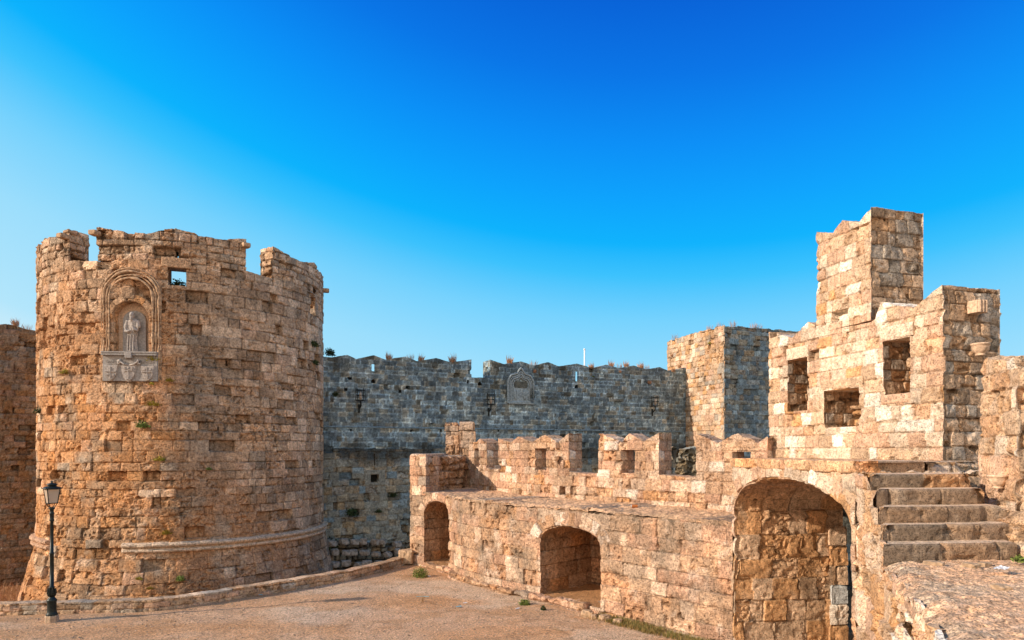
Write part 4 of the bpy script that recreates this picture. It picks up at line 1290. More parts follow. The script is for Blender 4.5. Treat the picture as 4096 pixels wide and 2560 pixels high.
# square tower
CQ = (PX(2897, 45.4), 45.4)
q0 = (CQ[0] - .354 * 6.6, CQ[1] + 6.6)
q1 = (PX(3300, 48.8), 48.8)
sq = thing('square_tower', 'flat topped square stone tower with one sunlit and one shaded face', 'tower', (CQ[0], CQ[1], -3.0))
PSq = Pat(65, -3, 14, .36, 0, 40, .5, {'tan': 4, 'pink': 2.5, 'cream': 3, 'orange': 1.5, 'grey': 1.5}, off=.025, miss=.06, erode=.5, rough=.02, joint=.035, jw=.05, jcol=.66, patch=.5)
SQ1 = Path([q0, CQ]); SQ2 = Path([CQ, q1])
zt_s = PZ(1299, 45.4)
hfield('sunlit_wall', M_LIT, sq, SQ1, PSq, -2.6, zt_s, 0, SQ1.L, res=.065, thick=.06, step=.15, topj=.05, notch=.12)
PSq2 = Pat(66, -3, 14, .36, 0, 40, .5, {'blue': 4, 'slate': 2, 'pale': 1.5, 'grey': 2}, off=.025, miss=.05, erode=.4, rough=.018, joint=.03, jw=.045, jcol=.8, patch=.9)  # bluish copy of the tower stone with this face's shade painted in
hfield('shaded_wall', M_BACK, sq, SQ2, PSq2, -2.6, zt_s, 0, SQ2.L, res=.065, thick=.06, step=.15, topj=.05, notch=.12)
bm = bmesh.new()
vs = [bm.verts.new(p) for p in ((*q0, zt_s - .1), (*CQ, zt_s - .1), (*q1, zt_s - .1), (q1[0] - 2.4, q1[1] + 6.6, zt_s - .1))]; bm.faces.new(vs)
obj('roof_floor', bm, M_GREYST, sq)

# side wall left of the round tower
SW = Path([(-38, 36.5), (PX(0, 39), 39), (PX(190, 40.5), 40.5), (-22, 42)])
side = thing('side_wall', 'old brown stone wall left of the round tower at the picture edge', 'wall', (-29, 39, -3))
PSW = Pat(67, -4, 13, .33, 0, SW.L + 1, .45, {'brown': 4, 'tan': 4, 'pink': 2, 'grey': 2, 'orange': 1}, off=.02, miss=.08, erode=.5, rough=.02, joint=.03, jw=.045, jcol=.62, patch=.5)
hfield('wall', M_SIDE, side, SW, PSW, -3.6, skyline(SW, [(-300, 1310), (0, 1297), (35, 1294), (75, 1305), (113, 1318), (140, 1322), (200, 1325)]), 2.0, SW.L, res=.07, thick=1.0, step=.15, back=True, topj=.03)

# ------------------------------------------------------------------ gate building on the right
GB = Path([(7.435, 19.56), (7.45, 19.5), (8.93, 14.0)])
gate = thing('gate_building', 'tall sunlit ruined gate wall with three window openings and a square chimney turret', 'building', (8.4, 16.5, 4.6))
PG = Pat(71, 4.4, 12, .30, -1, 8, .40, {'cream': 4, 'tan': 3.5, 'pink': 3, 'white': 1.4, 'orange': .9}, off=.014, miss=.015, erode=.34, rough=.014, joint=.022, jw=.028, jcol=.72, patch=.3, warp=.014)
PGe = Pat(72, 4.4, 12, .30, 0, 8, .34, {'grey': 4, 'tan': 3, 'brown': 2, 'dark': .5}, off=.012, miss=0.0, erode=.22, rough=.011, joint=.022, jw=.028, jcol=.5, patch=.7, warp=.008)
LED2 = 4.69
wz1 = [hole_px(GB, 3150, 3228, 1435, 1644), hole_px(GB, 3296, 3435, 1556, 1708), hole_px(GB, 3532, 3640, 1356, 1575)]
TG = 1.53


def gtop(u):
    pts = [(3075, 1326), (3082, 1326), (3167, 1351), (3232, 1287), (3262, 1300), (3266, 1330), (3480, 1290), (3500, 1276), (3522, 1207), (3655, 1231), (3769, 1138)]
    au = np.array([GB.u(p[0]) for p in pts]); az = np.array([GB.z(*p) for p in pts])
    return np.interp(u, au, az)


hfield('wall', M_LIT, gate, GB, PG, LED2 - .75, gtop, 0, GB.L, res=.028, thick=TG, holes=wz1, back=True, pat2=PGe, step=.03, topj=.012, notch=.012)
tur_u0, tur_u1 = GB.u(3265), GB.u(3483)
ft_ = skyline(GB, [(3265, 928), (3333, 931), (3370, 881), (3437, 889), (3483, 828)])
hfield('turret', M_LIT, gate, GB, PG, 7.95, ft_, tur_u0, tur_u1, res=.028, thick=TG, back=True, pat2=PGe, step=.03, topj=.012, notch=.012)
for (x0, x1, ya, yb, cn, sd_) in ((3520, 3652, 1300, 1352, 'cream', 3), (3284, 3452, 1515, 1553, 'tan', 4), (3146, 3234, 1388, 1434, 'cream', 5), (3525, 3642, 1577, 1612, 'pink', 6)):
    xm = (x0 + x1) / 2
    slab('lintel' if ya < 1560 else 'sill', M_LIT, gate, GB, GB.u(x0), GB.u(x1), GB.z(xm, yb), GB.z(xm, ya), .022, cn, sd_, res=.03)
# rubble filling the window embrasures part of the way back
inn = GB.offset(-.75)
PRw = Pat(73, 4, 9, .28, -1, 9, .3, {'tan': 3, 'orange': 2, 'brown': 3}, off=.12, miss=.2, erode=1.0, rough=.04, joint=.07, jw=.07, jcol=.45, warp=.1)
for h in wz1:
    hfield('rubble_filling', M_LIT, gate, inn, PRw, h['zb'] - .05, h['zt'] + .05, max(0, h['u0'] - .2), min(inn.L, h['u1'] + .3), res=.03, thick=0)
# end face furniture: bracket and basin on the face that looks to the courtyard
gE = Path([(8.93, 14.0), (8.93 + 1.48, 14.0 + .398)])
basin('basin', gate, gE.pos(gE.u(3893), gE.z(3893, 1383), .16), 0, .15)
bracket('bracket', gate, gE.pos(gE.u(3890), gE.z(3890, 1233), .1), gE.ang(.5), .28, .26, .26)

# ------------------------------------------------------------------ arch wall, upper landing, stairs
AW = Path([(5.47, 16.76), (6.1, 12.0)])
archw = thing('arch_wall', 'sunlit wall with a deep vaulted archway and a flat landing on top', 'arch', (5.8, 14.4, 0))
PA = Pat(81, -.6, 6, .47, -1, 9, .62, {'tan': 3, 'pink': 3, 'cream': 3.5, 'orange': 1.5, 'white': .9}, off=.02, erode=.35, rough=.016, joint=.025, jw=.035, jcol=.7, patch=.3)
PAj = Pat(82, -.35, 6, .50, -2, 12, .62, {'orange': 4, 'tan': 2, 'brown': 2.5}, off=.028, miss=.0, erode=.34, rough=.02, joint=.03, jw=.026, jcol=.42, patch=.35, mott=.8)
za3, zs3 = AW.z(3150, 1916), 3.5
a3 = arch_hole(AW, 2936, 3403, -.1, zs3, za3, 2.0, jag=.05)
hfield('wall', M_LIT, archw, AW, PA, -.15, LED2 - .2, 0, AW.L, res=.034, thick=2.9, holes=[a3], pat2=PAj, step=.04, rimnoise=.06)
PVa = Pat(83, 0, .5, .7, 0, 12, .34, {'cream': 4, 'pink': 3, 'tan': 3, 'white': 1.6}, off=.022, erode=.3, rough=.014, joint=.03, jw=.035, miss=0, jcol=.6, warp=.012)
band('arch_stones', M_LIT, archw, AW, hole_curve(a3, 60), .01, .36, PVa, .02, .028)
PCp = Pat(84, LED2 - .21, LED2 + .3, .5, -1, 9, .55, {'tan': 3, 'brown': 1, 'pink': 2}, off=.012, erode=.3, rough=.014, joint=.02, jw=.03, jcol=.7)
cp = AW.offset(.06)
hfield('coping', M_TOP, archw, cp, PCp, LED2 - .2, LED2 + .01, 0.0, cp.L, res=.028, thick=.5, step=.04, rimnoise=.015, topj=.012)
# white marble quoins at the inner corner of the jamb
ix, iy = 5.47 + .991 * 2.80, 16.76 + .131 * 2.80 - .12
for (z0_, z1_, m_) in ((-.1, .5, 'orange'), (.52, 1.02, 'white'), (1.03, 1.5, 'pale'), (1.51, 1.98, 'tan'), (1.99, 2.5, 'orange'), (2.51, 2.98, 'tan')):
    P_ = Pat(85 + int(z0_ * 10), z0_ - .1, 4, .9, 0, 9, 2.0, {m_: 1}, off=.01, erode=.1 if m_ in ('white', 'pale') else .6, rough=.014, joint=.02, jw=.03, patch=.3)
    dx_ = .03 * math.sin(z0_ * 7)
    rubble_block('marble_quoin' if m_ in ('white', 'pale') else 'quoin', M_LIT, archw, [(ix - .25 + dx_, iy - .08), (ix + .215 + dx_ * .4, iy - .03), (ix + .215 + dx_ * .4, iy + .3), (ix - .25 + dx_, iy + .3)], z0_, z1_, P_, .035, capcol='white')
# far wall of the passage
PW_ = Path([(9.3, 18.0), (9.9, 11.8)])
PDk = Pat(88, -.35, 6, .50, -2, 12, .62, {'slate': 2, 'dark': 1}, off=.03, erode=.2, eroc='dark', rough=.03, joint=.05, patch=0)  # slate and dark stones put the passage's shadow into the wall colour
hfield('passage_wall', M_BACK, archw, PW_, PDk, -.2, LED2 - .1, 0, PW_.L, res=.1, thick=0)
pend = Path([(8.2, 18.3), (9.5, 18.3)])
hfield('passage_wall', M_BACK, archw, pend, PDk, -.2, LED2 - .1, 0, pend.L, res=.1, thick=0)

land_pts = [(5.47, 16.76, 0), (6.1, 12.0, 0)]
nA = 110
t_ = np.linspace(0, 1, nA)
Lx, Ly = 5.62 + (6.24 - 5.62) * t_, 17.3 + (11.95 - 17.3) * t_
Rx, Ry = np.interp(t_, [0, .6, 1], [7.6, 8.95, 7.7]), np.interp(t_, [0, .6, 1], [19.6, 14.05, 12.35])
W_ = np.linspace(0.01, 1.0, 70)
GX = Lx[:, None] * (1 - W_) + Rx[:, None] * W_; GY = Ly[:, None] * (1 - W_) + Ry[:, None] * W_
GZ = LED2 - .015 + .03 * (fbm(GX * 2, GY * 2, 0, 801, 3) - .5)
LC2 = np.array((.50, .36, .25)) * (.75 + .5 * fbm(GX * 3, GY * 3, 0, 802, 4))[..., None]
sheet('landing', M_TOP, archw, GX, GY, GZ, LC2)

PCb = Pat(86, 3.9, 5, .4, 0, 9, .45, {'cream': 3, 'tan': 2, 'orange': 1, 'white': 1}, off=.05, erode=.7, rough=.03, joint=.06, jw=.06, jcol=.5, warp=.08)
rubble_block('corner_stones', M_LIT, gate, [(7.7, 12.5), (8.35, 12.62), (8.95, 13.3), (9.9, 13.9), (9.9, 14.6), (8.3, 14.6), (7.8, 13.6)], 4.1, 4.67, PCb, .03, capcol='tan', round_=.06, rough=.03)

# stairs: six worn steps; dark riser shade and pale lit treads are in the colour
stairs = thing('staircase', 'six worn stone steps with shade-darkened risers climbing to the landing beside the archway', 'stairs', (6.5, 11, 3.2))
stp = [  # left px, right px, depth left, top z, bottom z
    (3532, 4070, 9.90, 3.515, 3.2), (3521, 4062, 10.25, 3.76, 3.45), (3515, 4012, 10.55, 4.01, 3.7), (3506, 3958, 10.92, 4.265, 3.95), (3478, 3890, 11.35, 4.49, 4.2), (3425, 3700, 12.1, 4.70, 4.42)]
PAL['step'] = (.27, .20, .145); PAL['stepd'] = (.19, .15, .115)
for i, (xl, xr, D, zt_i, zb_i) in enumerate(stp):
    P_ = Pat(90 + i, zb_i - .05, zt_i + .5, .9, -1, 30, .85, {'step': 4, 'stepd': 3}, off=.010, erode=.3, rough=.016, joint=.02, jw=.022, jcol=.6, patch=.5, warp=.008, tv=.2)
    x0, x1 = PX(xl, D), PX(xr, D + .2)
    xlb = x0 * (D + 1.1) / D + .02
    rubble_block('step', M_STEP, stairs, [(x0, D), ((x0 + x1) / 2, D + .07), (x1, D + .2), (x1 + .25, D + 1.3), (xlb, D + 1.1)], zb_i, zt_i, P_, .028, capcol='cream', round_=.035, rough=.008)

# rough platform at the foot of the stairs and its broken side
plat = thing('stone_platform', 'rough weathered stone platform at the foot of the steps with a broken edge', 'platform', (6, 8, 0))
PE = Path([(6.1, 12.0), (5.55, 10.2), (5.44, 9.9), (4.9, 8.55), (4.26, 6.96), (3.74, 5.86), (2.9, 3.9)], True)
PPl = Pat(97, -.5, 6, .55, -1, 15, .6, {'tan': 3, 'pink': 3, 'cream': 3, 'orange': 1.5, 'white': 1}, off=.03, miss=.02, erode=.7, rough=.03, joint=.035, jw=.04, jcol=.75, patch=.3)
hpl = [dict(u0=PE.u(3580), u1=PE.u(3645), zb=PE.z(3612, 2535), zt=PE.z(3612, 2480))]


def petop(u):
    d = 12.0 - np.asarray(u) / 1.047
    return np.select([d > 11.37, d > 10.94, d > 10.57, d > 10.27, d > 9.95], [4.47, 4.25, 3.99, 3.74, 3.50], 3.17)


hfield('side_wall', M_LIT, plat, PE, PPl, 0, petop, 0, PE.L, res=.03, thick=.06, holes=hpl, step=.04, topj=.06, rimnoise=.05)
nA = 260
uu = np.linspace(2.0, PE.L, nA)
ex, ey = PE.at(uu)
W_ = np.concatenate([np.linspace(0, .4, 120)[:-1], np.linspace(.4, 1, 60)])
rx = np.full(nA, 10.0)
GX = ex[:, None] * (1 - W_) + rx[:, None] * W_; GY = ey[:, None] + 0.12 * W_ * (1 - (uu[:, None] - 2) / 6)
lip = np.clip(1 - (GX - ex[:, None]) / .28, 0, 1)
rk = np.clip(1 - (GX - ex[:, None]) / 1.6, 0, 1)
GZ = 3.25 - .12 * lip ** 2 + .08 * (fbm(GX * 1.8, GY * 1.8, 0, 811, 4) - .5) * (.5 + rk) + (.07 * (fbm(GX * 6, GY * 9, 0, 812, 4) - .5)) * (.35 + rk) + .035 * (fbm(GX * 16, GY * 20, 0, 816, 3) - .5)
GX = GX + .07 * (fbm(GX * 2.3, GY * 2.3, 5, 815, 3) - .5) * (1 - W_)[None, :]
kk = sstep(.4, .62, fbm(GX * 1.3, GY * 1.6, 0, 813, 4))[..., None] * (.35 + .65 * rk[..., None])
PCc = np.array((.55, .37, .245)) * (1 - kk) + np.array((.42, .345, .265)) * kk
k4 = sstep(.52, .66, fbm(GX * 5, GY * 8, 3, 814, 4))[..., None] * .5
PCc = PCc * (1 - k4 * .7) + np.array((.66, .54, .42)) * k4 * .7
k5 = sstep(.52, .68, fbm(GX * 9, GY * 12, 3, 817, 3))[..., None] * .6 * (.3 + .7 * rk[..., None])
PCc = PCc * (1 - k5) + np.array((.20, .16, .125)) * k5 
sheet('platform_top', M_TOP, plat, GX, GY, GZ, PCc)

# right flank wall beside the stairs
rw = thing('flank_wall', 'sunlit stone wall at the right picture edge beside the steps', 'wall', (8.3, 11.5, 3.2))
RW = Path([(8.28, 11.95), (8.2, 11.7), (7.95, 10.65)])
PRW = Pat(101, 2.8, 8, .34, -1, 12, .45, {'tan': 3, 'pink': 3, 'cream': 3, 'orange': 1, 'white': 1}, off=.02, erode=.4, rough=.016, joint=.025, jw=.032, jcol=.68, patch=.3)
PRW2 = Pat(102, 2.8, 8, .34, -1, 12, .45, {'tan': 3, 'grey': 2, 'cream': 2, 'pink': 1}, off=.02, erode=.5, rough=.018, joint=.025, jw=.032, jcol=.65, patch=.5)
hfield('wall', M_LIT, rw, RW, PRW, 3.1, lambda u: 6.42 + .06 * np.sin(np.asarray(u) * 4), 0, RW.L, res=.028, thick=1.6, pat2=PRW2, step=.035, topj=.05, rimnoise=.03)
basin('basin', rw, RW.pos(RW.u(4003), RW.z(4003, 1905), .04), 0, .13)
PFl = Pat(103, 3, 5, .3, 0, 12, .4, {'tan': 4, 'pink': 3, 'cream': 2, 'brown': 1}, off=.05, erode=.8, rough=.035, joint=.05, jw=.06, warp=.1)
rubble_block('foot', M_LIT, rw, [(7.65, 10.95), (7.62, 10.3), (7.72, 9.75), (8.6, 9.6), (9, 11.0), (8.3, 12.0)], 3.1, 3.95, PFl, .035, round_=.2, rough=.1)

# ------------------------------------------------------------------ vegetation
def add_blades(bm, c, n, h, spread, w_, out=.5, rs=None):
    rs = rs or random
    for _ in range(n):
        a = rs.random() * 2 * PI; r = spread * math.sqrt(rs.random())
        b0 = Vector(c) + Vector((r * math.cos(a), r * math.sin(a), 0))
        d = Vector((math.cos(a) * out * rs.uniform(.2, 1), math.sin(a) * out * rs.uniform(.2, 1), 1)).normalized()
        hh = h * rs.uniform(.5, 1); s_ = Vector((-math.sin(a), math.cos(a), 0)) * w_
        m1 = b0 + d * hh * .55; tip = b0 + d * hh + Vector((rs.gauss(0, 1), rs.gauss(0, 1), -.1)) * hh * .12
        v = [bm.verts.new(p) for p in (b0 - s_, b0 + s_, m1 + s_ * .8, tip, m1 - s_ * .8)]
        bm.faces.new(v)


def add_leaves(bm, c, n, rad, size, rs=None, flat=1.0):
    rs = rs or random
    for _ in range(n):
        d = Vector((rs.gauss(0, 1), rs.gauss(0, 1), abs(rs.gauss(0, 1)) * flat)).normalized() * rs.uniform(.35, 1) * (1 + .35 * mnoise.noise((rs.random() * 3, 0, 0)))
        p = Vector(c) + Vector((d.x * rad[0], d.y * rad[1], d.z * rad[2]))
        x = Vector((rs.gauss(0, 1), rs.gauss(0, 1), rs.gauss(0, 1))).normalized(); y = x.orthogonal().normalized()
        s_ = size * rs.uniform(.6, 1.3)
        v = [bm.verts.new(p + q) for q in (-x * s_, y * s_ * .45, x * s_, -y * s_ * .45)]
        bm.faces.new(v)


def tuft_proto(kind, seed):
    rs = random.Random(seed)
    bm = bmesh.new()
    if kind == 'dry':
        add_blades(bm, (0, 0, -.03), 150, .42, .20, .006, .22, rs); add_blades(bm, (.06, .03, -.03), 40, .62, .14, .005, .3, rs)
    elif kind == 'wisp':
        add_blades(bm, (0, 0, -.03), 46, .5, .26, .005, .3, rs)
    elif kind == 'green':
        add_leaves(bm, (0, 0, 0), 170, (.24, .18, .22), .045, rs); add_blades(bm, (0, 0, 0), 10, .2, .1, .006, .9, rs)
    elif kind == 'yellow':
        add_leaves(bm, (0, 0, 0), 130, (.24, .16, .16), .04, rs); add_blades(bm, (0, 0, 0), 14, .22, .1, .006, .9, rs)
    elif kind == 'dark':
        add_leaves(bm, (0, 0, 0), 190, (.3, .22, .28), .05, rs); add_blades(bm, (0, 0, 0), 14, .35, .15, .006, .9, rs)
    me = bpy.data.meshes.new(kind + '_plant'); bm.to_mesh(me); bm.free(); me.shade_flat()
    me.materials.append({'dry': M_DRY, 'wisp': M_DRY, 'green': M_LEAF, 'yellow': M_LEAFY, 'dark': M_LEAFD}[kind])
    return me


PROTO = {k: tuft_proto(k, i + 5) for i, k in enumerate(('dry', 'wisp', 'green', 'yellow', 'dark'))}


def plant(kind, loc, sc, label, group, name=None, rz=None):
    nm = {'dry': 'grass_tuft', 'wisp': 'grass_tuft', 'green': 'wall_plant', 'yellow': 'wall_plant', 'dark': 'wall_plant'}[kind]
    o = bpy.data.objects.new(name or nm, PROTO[kind]); COL.objects.link(o)
    o.location = loc; o.scale = (sc, sc, sc); o.rotation_euler = (0, 0, random.random() * 6.28 if rz is None else rz)
    setp(o, label, 'grass' if nm == 'grass_tuft' and not name else 'plant', group)
    return o


ORD = ['leftmost', 'second from left', 'third from left', 'fourth from left', 'fifth from left', 'sixth from left', 'seventh from left', 'eighth from left', 'ninth from left', 'tenth from left', 'eleventh from left', 'twelfth from left', 'thirteenth from left']
# dry tufts along the skyline of the curtain wall
tops = [(1560, 'dry', 1.0), (1645, 'wisp', .9), (1688, 'dry', .95), (1815, 'dry', 1.2), (2045, 'dry', 1.1), (2140, 'wisp', 1.0), (2372, 'dry', .9), (2452, 'dry', 1.0), (2483, 'wisp', 1.0), (2513, 'dry', .95), (2570, 'dry', 1.1), (2590, 'wisp', 1.0)]
f1, f2 = skyline(BW, zig1), skyline(BW, zig2)
for i, (px, k, sc) in enumerate(tops):
    u = BW.u(px); z = float((f1 if px < 1900 else f2)(np.array([u]))[0])
    plant(k, BW.pos(u, z - .02, -.2), sc * 1.0, '%s reddish grass tuft on the curtain wall skyline, %s of twelve' % ('sparse' if k == 'wisp' else 'dense', ORD[i]), 'dry tufts on the curtain wall')
for i, (px, py, k, sc) in enumerate([(2138, 1490, 'dry', .7), (2372, 1508, 'green', .6), (2480, 1490, 'dry', .6), (2597, 1535, 'dry', .9), (2690, 1486, 'dry', .9)]):
    u = BW.u(px)
    plant(k, BW.pos(u, BW.z(px, py), .05), sc * .75, '%s plant on the curtain wall face below the skyline, %s' % ('green' if k == 'green' else 'dry rust coloured', ORD[i]), 'plants on the curtain wall face')
for i, (px, k, sc) in enumerate([(2686, 'wisp', 1.1), (2825, 'wisp', .9), (2866, 'wisp', .9)]):
    u = SQ1.u(px); plant(k, SQ1.pos(u, zt_s, -.3), sc, 'thin weeds on the sunlit edge of the square tower top, %s' % ORD[i], 'weeds on the square tower')
for i, (px, k, sc) in enumerate([(2942, 'wisp', 1.1), (3025, 'wisp', 1.0), (3048, 'wisp', .9)]):
    u = SQ2.u(px); plant(k, SQ2.pos(u, zt_s, -.3), sc, 'thin dry weeds on the shaded edge of the square tower top, %s' % ORD[i], 'weeds on the square tower')
for i, (px, py, k, sc) in enumerate([(2840, 1375, 'yellow', .8), (2690, 1425, 'dry', .5), (2720, 1470, 'dry', .6)]):
    u, z = SQ1.uz(px, py); plant(k, SQ1.pos(u, z, .05), sc, 'small plant on the sunlit face of the square tower, %s' % ['the yellow one near the corner', 'the upper dry one', 'the lowest dry one'][i], 'plants on the square tower face')
for i, (px, k, sc) in enumerate([(65, 'dry', 1.0), (112, 'wisp', 1.0)]):
    u = SW.u(px); plant(k, SW.pos(u, SW.z(px, 1297 + i * 20) - .03, -.3), sc, 'dry grass on the side wall left of the round tower, the %s one' % ('bushier' if i == 0 else 'thinner'), 'dry grass on the side wall')
# plants rooted in the round tower
tp = [(265, 1490, 'yellow', 1.0, 'yellowish plant on the round tower left of the carved tablet'),
      (617, 1440, 'yellow', 1.1, 'yellow green plant at the right edge of the carved tablet'),
      (680, 1522, 'yellow', .8, 'small plant on the tower right below the carved tablet'),
      (608, 1534, 'yellow', .6, 'small yellow plant just under the carved tablet corner'),
      (612, 1618, 'yellow', 1.0, 'yellow green plant on the tower below the tablet, higher of the pair'),
      (575, 1706, 'green', 1.1, 'wide green plant on the tower midway down, lower of the pair'),
      (640, 1838, 'yellow', 1.0, 'orange green trailing plant on the tower drum above the lamp height'),
      (835, 1875, 'green', .5, 'bright green small plant right of the middle of the tower drum'),
      (668, 2132, 'yellow', 1.0, 'plant just above the left end of the long string course'),
      (570, 2314, 'yellow', .7, 'small plant near the tower foot, left one of two'),
      (724, 2318, 'green', .8, 'small plant near the tower foot, right one of two'),
      (612, 2352, 'yellow', .6, 'lowest small plant at the foot of the round tower'),
      (1250, 1382, 'dark', .9, 'dark green plant high on the right flank of the tower'),
      (1258, 1455, 'dark', .8, 'dark green plant lower on the right flank of the tower'),
      (160, 1648, 'dark', .8, 'dark plant on the sunny left flank of the tower')]
for (px, py, k, sc, lab) in tp:
    u, d = TP.hit(px); z = PZ(py, d - float(batter(np.array([PZ(py, d)]))[0]))
    rb = float(batter(np.array([z]))[0])
    plant(k, TP.pos(u, z - .05, rb + .04), sc * 1.3, lab, 'plants on the round tower')
u, z = TP.uz(708, 1142)
plant('dark', TP.pos(u, z, -.6), 1.5, 'bare dark bush filling the bottom of the tower window', 'plants on the round tower')
# lower curtain wall shrubs in shadow
for i, (px, py, sc, lab) in enumerate([(1405, 2060, 1.7, 'dark caper bush on the lower curtain wall near the round tower'), (1570, 1988, 1.1, 'dark shrub on the lower curtain wall right of the small window'), (1512, 2050, .8, 'small dark plant low on the curtain wall between two bushes'), (1320, 2190, 2.2, 'big dark bush among the tumbled stones beside the tower foot'), (1340, 1585, 1.0, 'dark shrub on the upper curtain wall against the round tower')]):
    u, z = BL.uz(px, py); plant('dark', BL.pos(u, z, .1), sc, lab, 'shrubs on the curtain wall')
# shrub on the wall top beside the tower
plant('dark', Vector((PX(1318, 39.5), 39.6, PZ(1420, 39.5))), 1.6, 'green bush on the curtain wall top against the round tower', None, 'bush')
# courtyard shrubs
rs = random.Random(3)
for (px, py, r, lab) in [(1681, 2300, (.36, .3, .42), 'round grey green bush at the foot of the bastion by the small arch'), (2099, 2412, (.2, .16, .2), 'small green shrub at the wall foot left of the large niche'), (2173, 2434, (.085, .08, .17), 'tiny dark shrub below the left jamb of the large niche')]:
    D = CZ * F / (py + 8 - HY); p = Vector((PX(px, D), D, 0))
    t = thing('shrub', lab, 'shrub', p)
    bm = bmesh.new(); add_leaves(bm, p, int(2600 * r[0]), r, .028, rs); 
    o = obj('foliage', bm, M_LEAF if r[0] > .1 else M_LEAFD, t)
    bm = bmesh.new()
    for k in range(9):
        a = k * .7; add_tube(bm, [p + Vector((0, 0, -.03)), p + Vector((math.cos(a) * r[0] * .5, math.sin(a) * r[1] * .5, r[2] * .6))], [.012, .005], 5)
    obj('stem', bm, M_WOOD, t)
p = Vector((PX(1690, 20.0), 20.0, 0)); D = CZ * F / (2405 - HY); p = Vector((PX(1690, D), D, 0))
bm = bmesh.new(); add_blades(bm, p, 14, .28, .05, .005, .4, rs)
setp(obj('weed', bm, M_WOOD), 'single dry upright weed standing alone in the gravel courtyard', 'weed')
# grass strips at the wall foot (uncountable)
bm = bmesh.new()
for _ in range(1500):
    s_ = rs.random()
    px = 2400 + 500 * s_ ** .9; 
    c_ = .55 if 2470 < px < 2660 or px > 2800 else .25
    if rs.random() > c_ * 1.7: continue
    u = FW.u(px); q = FW.pos(u, 0, rs.uniform(.03, .62) * (1 if px < 2650 else .9))
    add_blades(bm, (q.x, q.y, float(ground_z(np.array([q.x]), np.array([q.y]))[0])), 4, .15, .09, .006, .8, rs)
setp(obj('grass', bm, M_GRASSG), 'sparse green and straw coloured grass along the foot of the bastion wall', 'grass', None, 'stuff')
bm = bmesh.new()
for _ in range(1800):
    x = rs.uniform(-34, -22); y = rs.uniform(29, 39.5)
    add_blades(bm, (x, y, -3.0), 2, .5, .12, .012, .8, rs)
setp(obj('dry_grass', bm, M_DRY), 'tangled rust coloured dry grass in the moat left of the round tower', 'grass', None, 'stuff')
plant('green', Vector((PX(4060, 9.75), 9.65, 3.3)), .5, 'small green weed at the right end of the lowest step', None, 'weed')

# ------------------------------------------------------------------ loose rocks and litter
def rock(name, loc, s, label, mat, group=None, seed=0, cat='rock'):
    rr = random.Random(seed)
    bm = bmesh.new(); bmesh.ops.create_icosphere(bm, subdivisions=4, radius=1)
    for v in bm.verts:
        n_ = mnoise.fractal(v.co * 1.3 + Vector((seed * 3.1, 0, 0)), 1, 2, 4)
        q = v.co * (1 + .28 * n_)
        q.x = max(-.8, min(.8, q.x)); q.z = max(-.6, min(.75, q.z)); q.y = max(-.8, min(.8, q.y))
        v.co = Vector((q.x * s[0], q.y * s[1], q.z * s[2]))
    bmesh.ops.rotate(bm, verts=bm.verts, cent=(0, 0, 0), matrix=Matrix.Rotation(rr.random() * 6, 3, 'Z'))
    bmesh.ops.translate(bm, verts=bm.verts, vec=(0, 0, s[2] * .45))
    o = obj(name, bm, mat); o.location = loc
    return setp(o, label, cat, group)


D = CZ * F / (2262 - HY)
rock('rock', (PX(1630, 29), 28.9, .15), (.42, .38, .42), 'rough boulder wedged where the low wall meets the bastion', M_ROCK, None, 3)
Dl = (CZ - LEDGE) * F / (1975 - HY)
rock('rock', (PX(2082, Dl), Dl, LEDGE), (.42, .3, .2), 'angular block lying on the ledge below the widest merlon', M_ROCK, None, 5)
rock('rock', (PX(2125, Dl * .97), Dl * .97, LEDGE), (.2, .18, .12), 'smaller stone beside the block on the ledge', M_ROCK, None, 6)
for i, (px, py, s) in enumerate([(2420, 2480, .2), (2470, 2492, .16), (2350, 2462, .22), (2375, 2470, .13)]):
    D = CZ * F / (py - HY); rock('rock', (PX(px, D), D, -.02), (s, s * .8, s * .7), ['pale lump of rock right of the large niche threshold', 'rock at the wall foot furthest right of the niche', 'biggest broken stone under the large niche threshold', 'small stone between larger ones under the niche'][i], M_ROCK, 'broken stones at the large niche', 10 + i)
# tumbled stones by the tower foot
bm = None
rr = random.Random(5)
k = 0
for row in range(4):
    for c_ in range(7):
        px = 1322 + c_ * 42 + rr.uniform(-9, 9) + row * 6; py = 2178 + row * 38 + rr.uniform(-6, 6)
        if px > 1610: continue
        u, z = BF.uz(px, py)
        p = BF.pos(u, z, .3 + row * .22)
        o = rock('fallen_stone', p, (rr.uniform(.24, .36), rr.uniform(.2, .3), rr.uniform(.2, .27)), 'weathered grey block in the tumbled stone heap below the curtain wall', M_ROCKB, 'tumbled stones beside the tower foot', 40 + k, 'stone'); k += 1
# platform stones
for i, (x, y, s) in enumerate([(6.0, 9.6, .11), (6.45, 9.5, .10), (6.75, 9.65, .08), (5.8, 8.0, .09), (7.35, 9.3, .14), (6.2, 7.2, .07)]):
    rock('rock', (x, y, 3.24), (s * 1.4, s, s * .6), ['flat stone left of the others under the lowest step', 'wedge shaped stone below the middle of the lowest step', 'small stone right of the wedge under the lowest step', 'lone stone in the middle of the platform', 'pale stone at the right foot of the steps', 'lone stone at the front of the platform'][i], M_ROCK, 'stones on the platform', 70 + i)

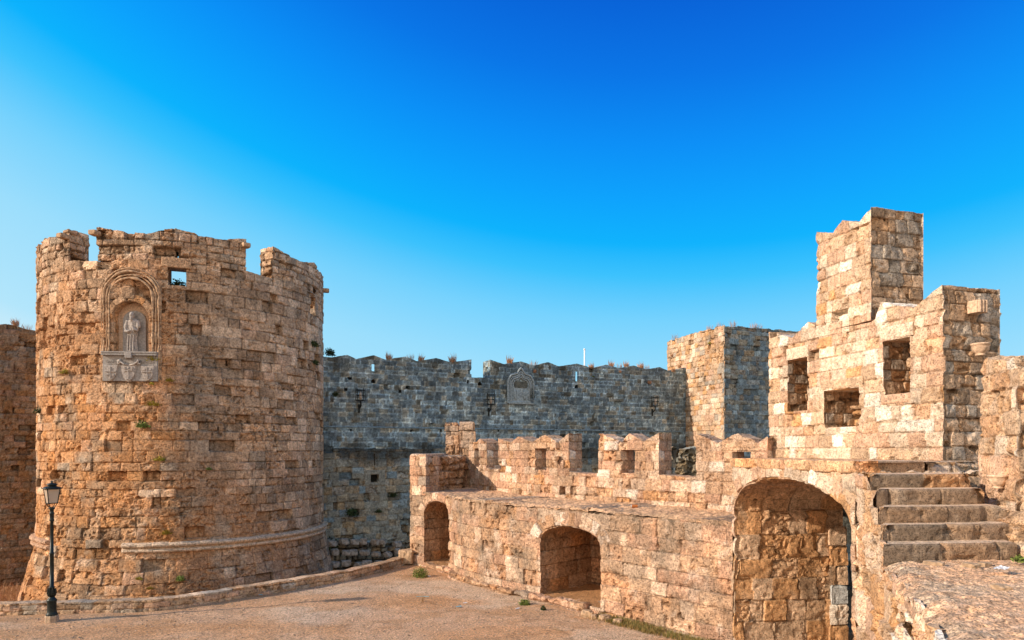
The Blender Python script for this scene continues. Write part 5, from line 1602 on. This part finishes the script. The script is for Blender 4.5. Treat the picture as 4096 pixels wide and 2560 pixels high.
# orange drink can on the ledge
Dl = (CZ - LEDGE - .05) * F / (2026 - HY)
p = Vector((PX(2538, Dl), Dl, LEDGE + .06))
can = thing('drink_can', 'small orange drink can lying on the ledge below the right merlons', 'can', p)
bm = bmesh.new(); add_tube(bm, [p + Vector((-.09, 0, 0)), p + Vector((.09, 0.02, 0))], .052, 16); obj('body', bm, M_RED, can)
bm = bmesh.new(); add_tube(bm, [p + Vector((-.105, 0, 0)), p + Vector((-.09, 0, 0))], [.042, .05], 16); obj('lid', bm, M_CANEND, can)
bm = bmesh.new(); add_tube(bm, [p + Vector((.09, .02, 0)), p + Vector((.105, .022, 0))], [.05, .042], 16); obj('lid', bm, M_CANEND, can)


def scrap(name, loc, s, label, mat, cat, seed):
    rr = random.Random(seed); bm = bmesh.new(); n = 6
    g = [[bm.verts.new((s[0] * (i / n - .5), s[1] * (j / n - .5), .012 + .35 * s[1] * abs(mnoise.noise((i * .7 + seed, j * .7, 0))))) for j in range(n + 1)] for i in range(n + 1)]
    for i in range(n):
        for j in range(n): bm.faces.new((g[i][j], g[i + 1][j], g[i + 1][j + 1], g[i][j + 1]))
    o = obj(name, bm, mat); o.location = loc; o.rotation_euler = (0, 0, rr.random() * 3)
    return setp(o, label, cat)


def gpt(px, py, z=0.0):
    D = (CZ - z) * F / (py - HY); return Vector((PX(px, D), D, z + .02))


scrap('paper_scrap', gpt(1860, 2416), (.13, .09), 'crumpled white paper scrap on the gravel left of the large niche', M_PAPER, 'litter', 1)
scrap('paper_scrap', gpt(1716, 2308), (.12, .1), 'white scrap on the gravel just right of the round bush', M_PAPER, 'litter', 2)
scrap('plastic_scrap', gpt(1836, 2430), (.2, .1), 'pale blue plastic shred on the gravel beside the white scrap', M_BLUE, 'litter', 3)
scrap('plastic_scrap', gpt(1042, 2383), (.12, .08), 'bright blue plastic scrap by the low wall', M_BLUE, 'litter', 4)
scrap('paper_scrap', gpt(1215, 2340), (.25, .1), 'white torn paper at the foot of the low wall', M_PAPER, 'litter', 5)
scrap('wood_chip', gpt(2230, 2523), (.3, .08), 'flat brown piece of wood on the gravel in the foreground', M_WOOD, 'litter', 6)
scrap('paper_scrap', gpt(2070, 2438), (.2, .07), 'white paper strip on the gravel under the small wall shrub', M_PAPER, 'litter', 7)
scrap('leaflet', gpt(4008, 2283, 3.3), (.26, .13), 'crumpled white and yellow leaflet on the platform right of the lowest step', M_PAPER, 'litter', 8)
bm = bmesh.new(); q = gpt(1690, 2391)
add_tube(bm, [q + Vector((-.2, 0, .02)), q + Vector((0, .01, .03)), q + Vector((.22, -.01, .02))], .008, 6)
setp(obj('blue_straw', bm, M_BLUE), 'thin turquoise plastic straw lying on the gravel', 'litter')
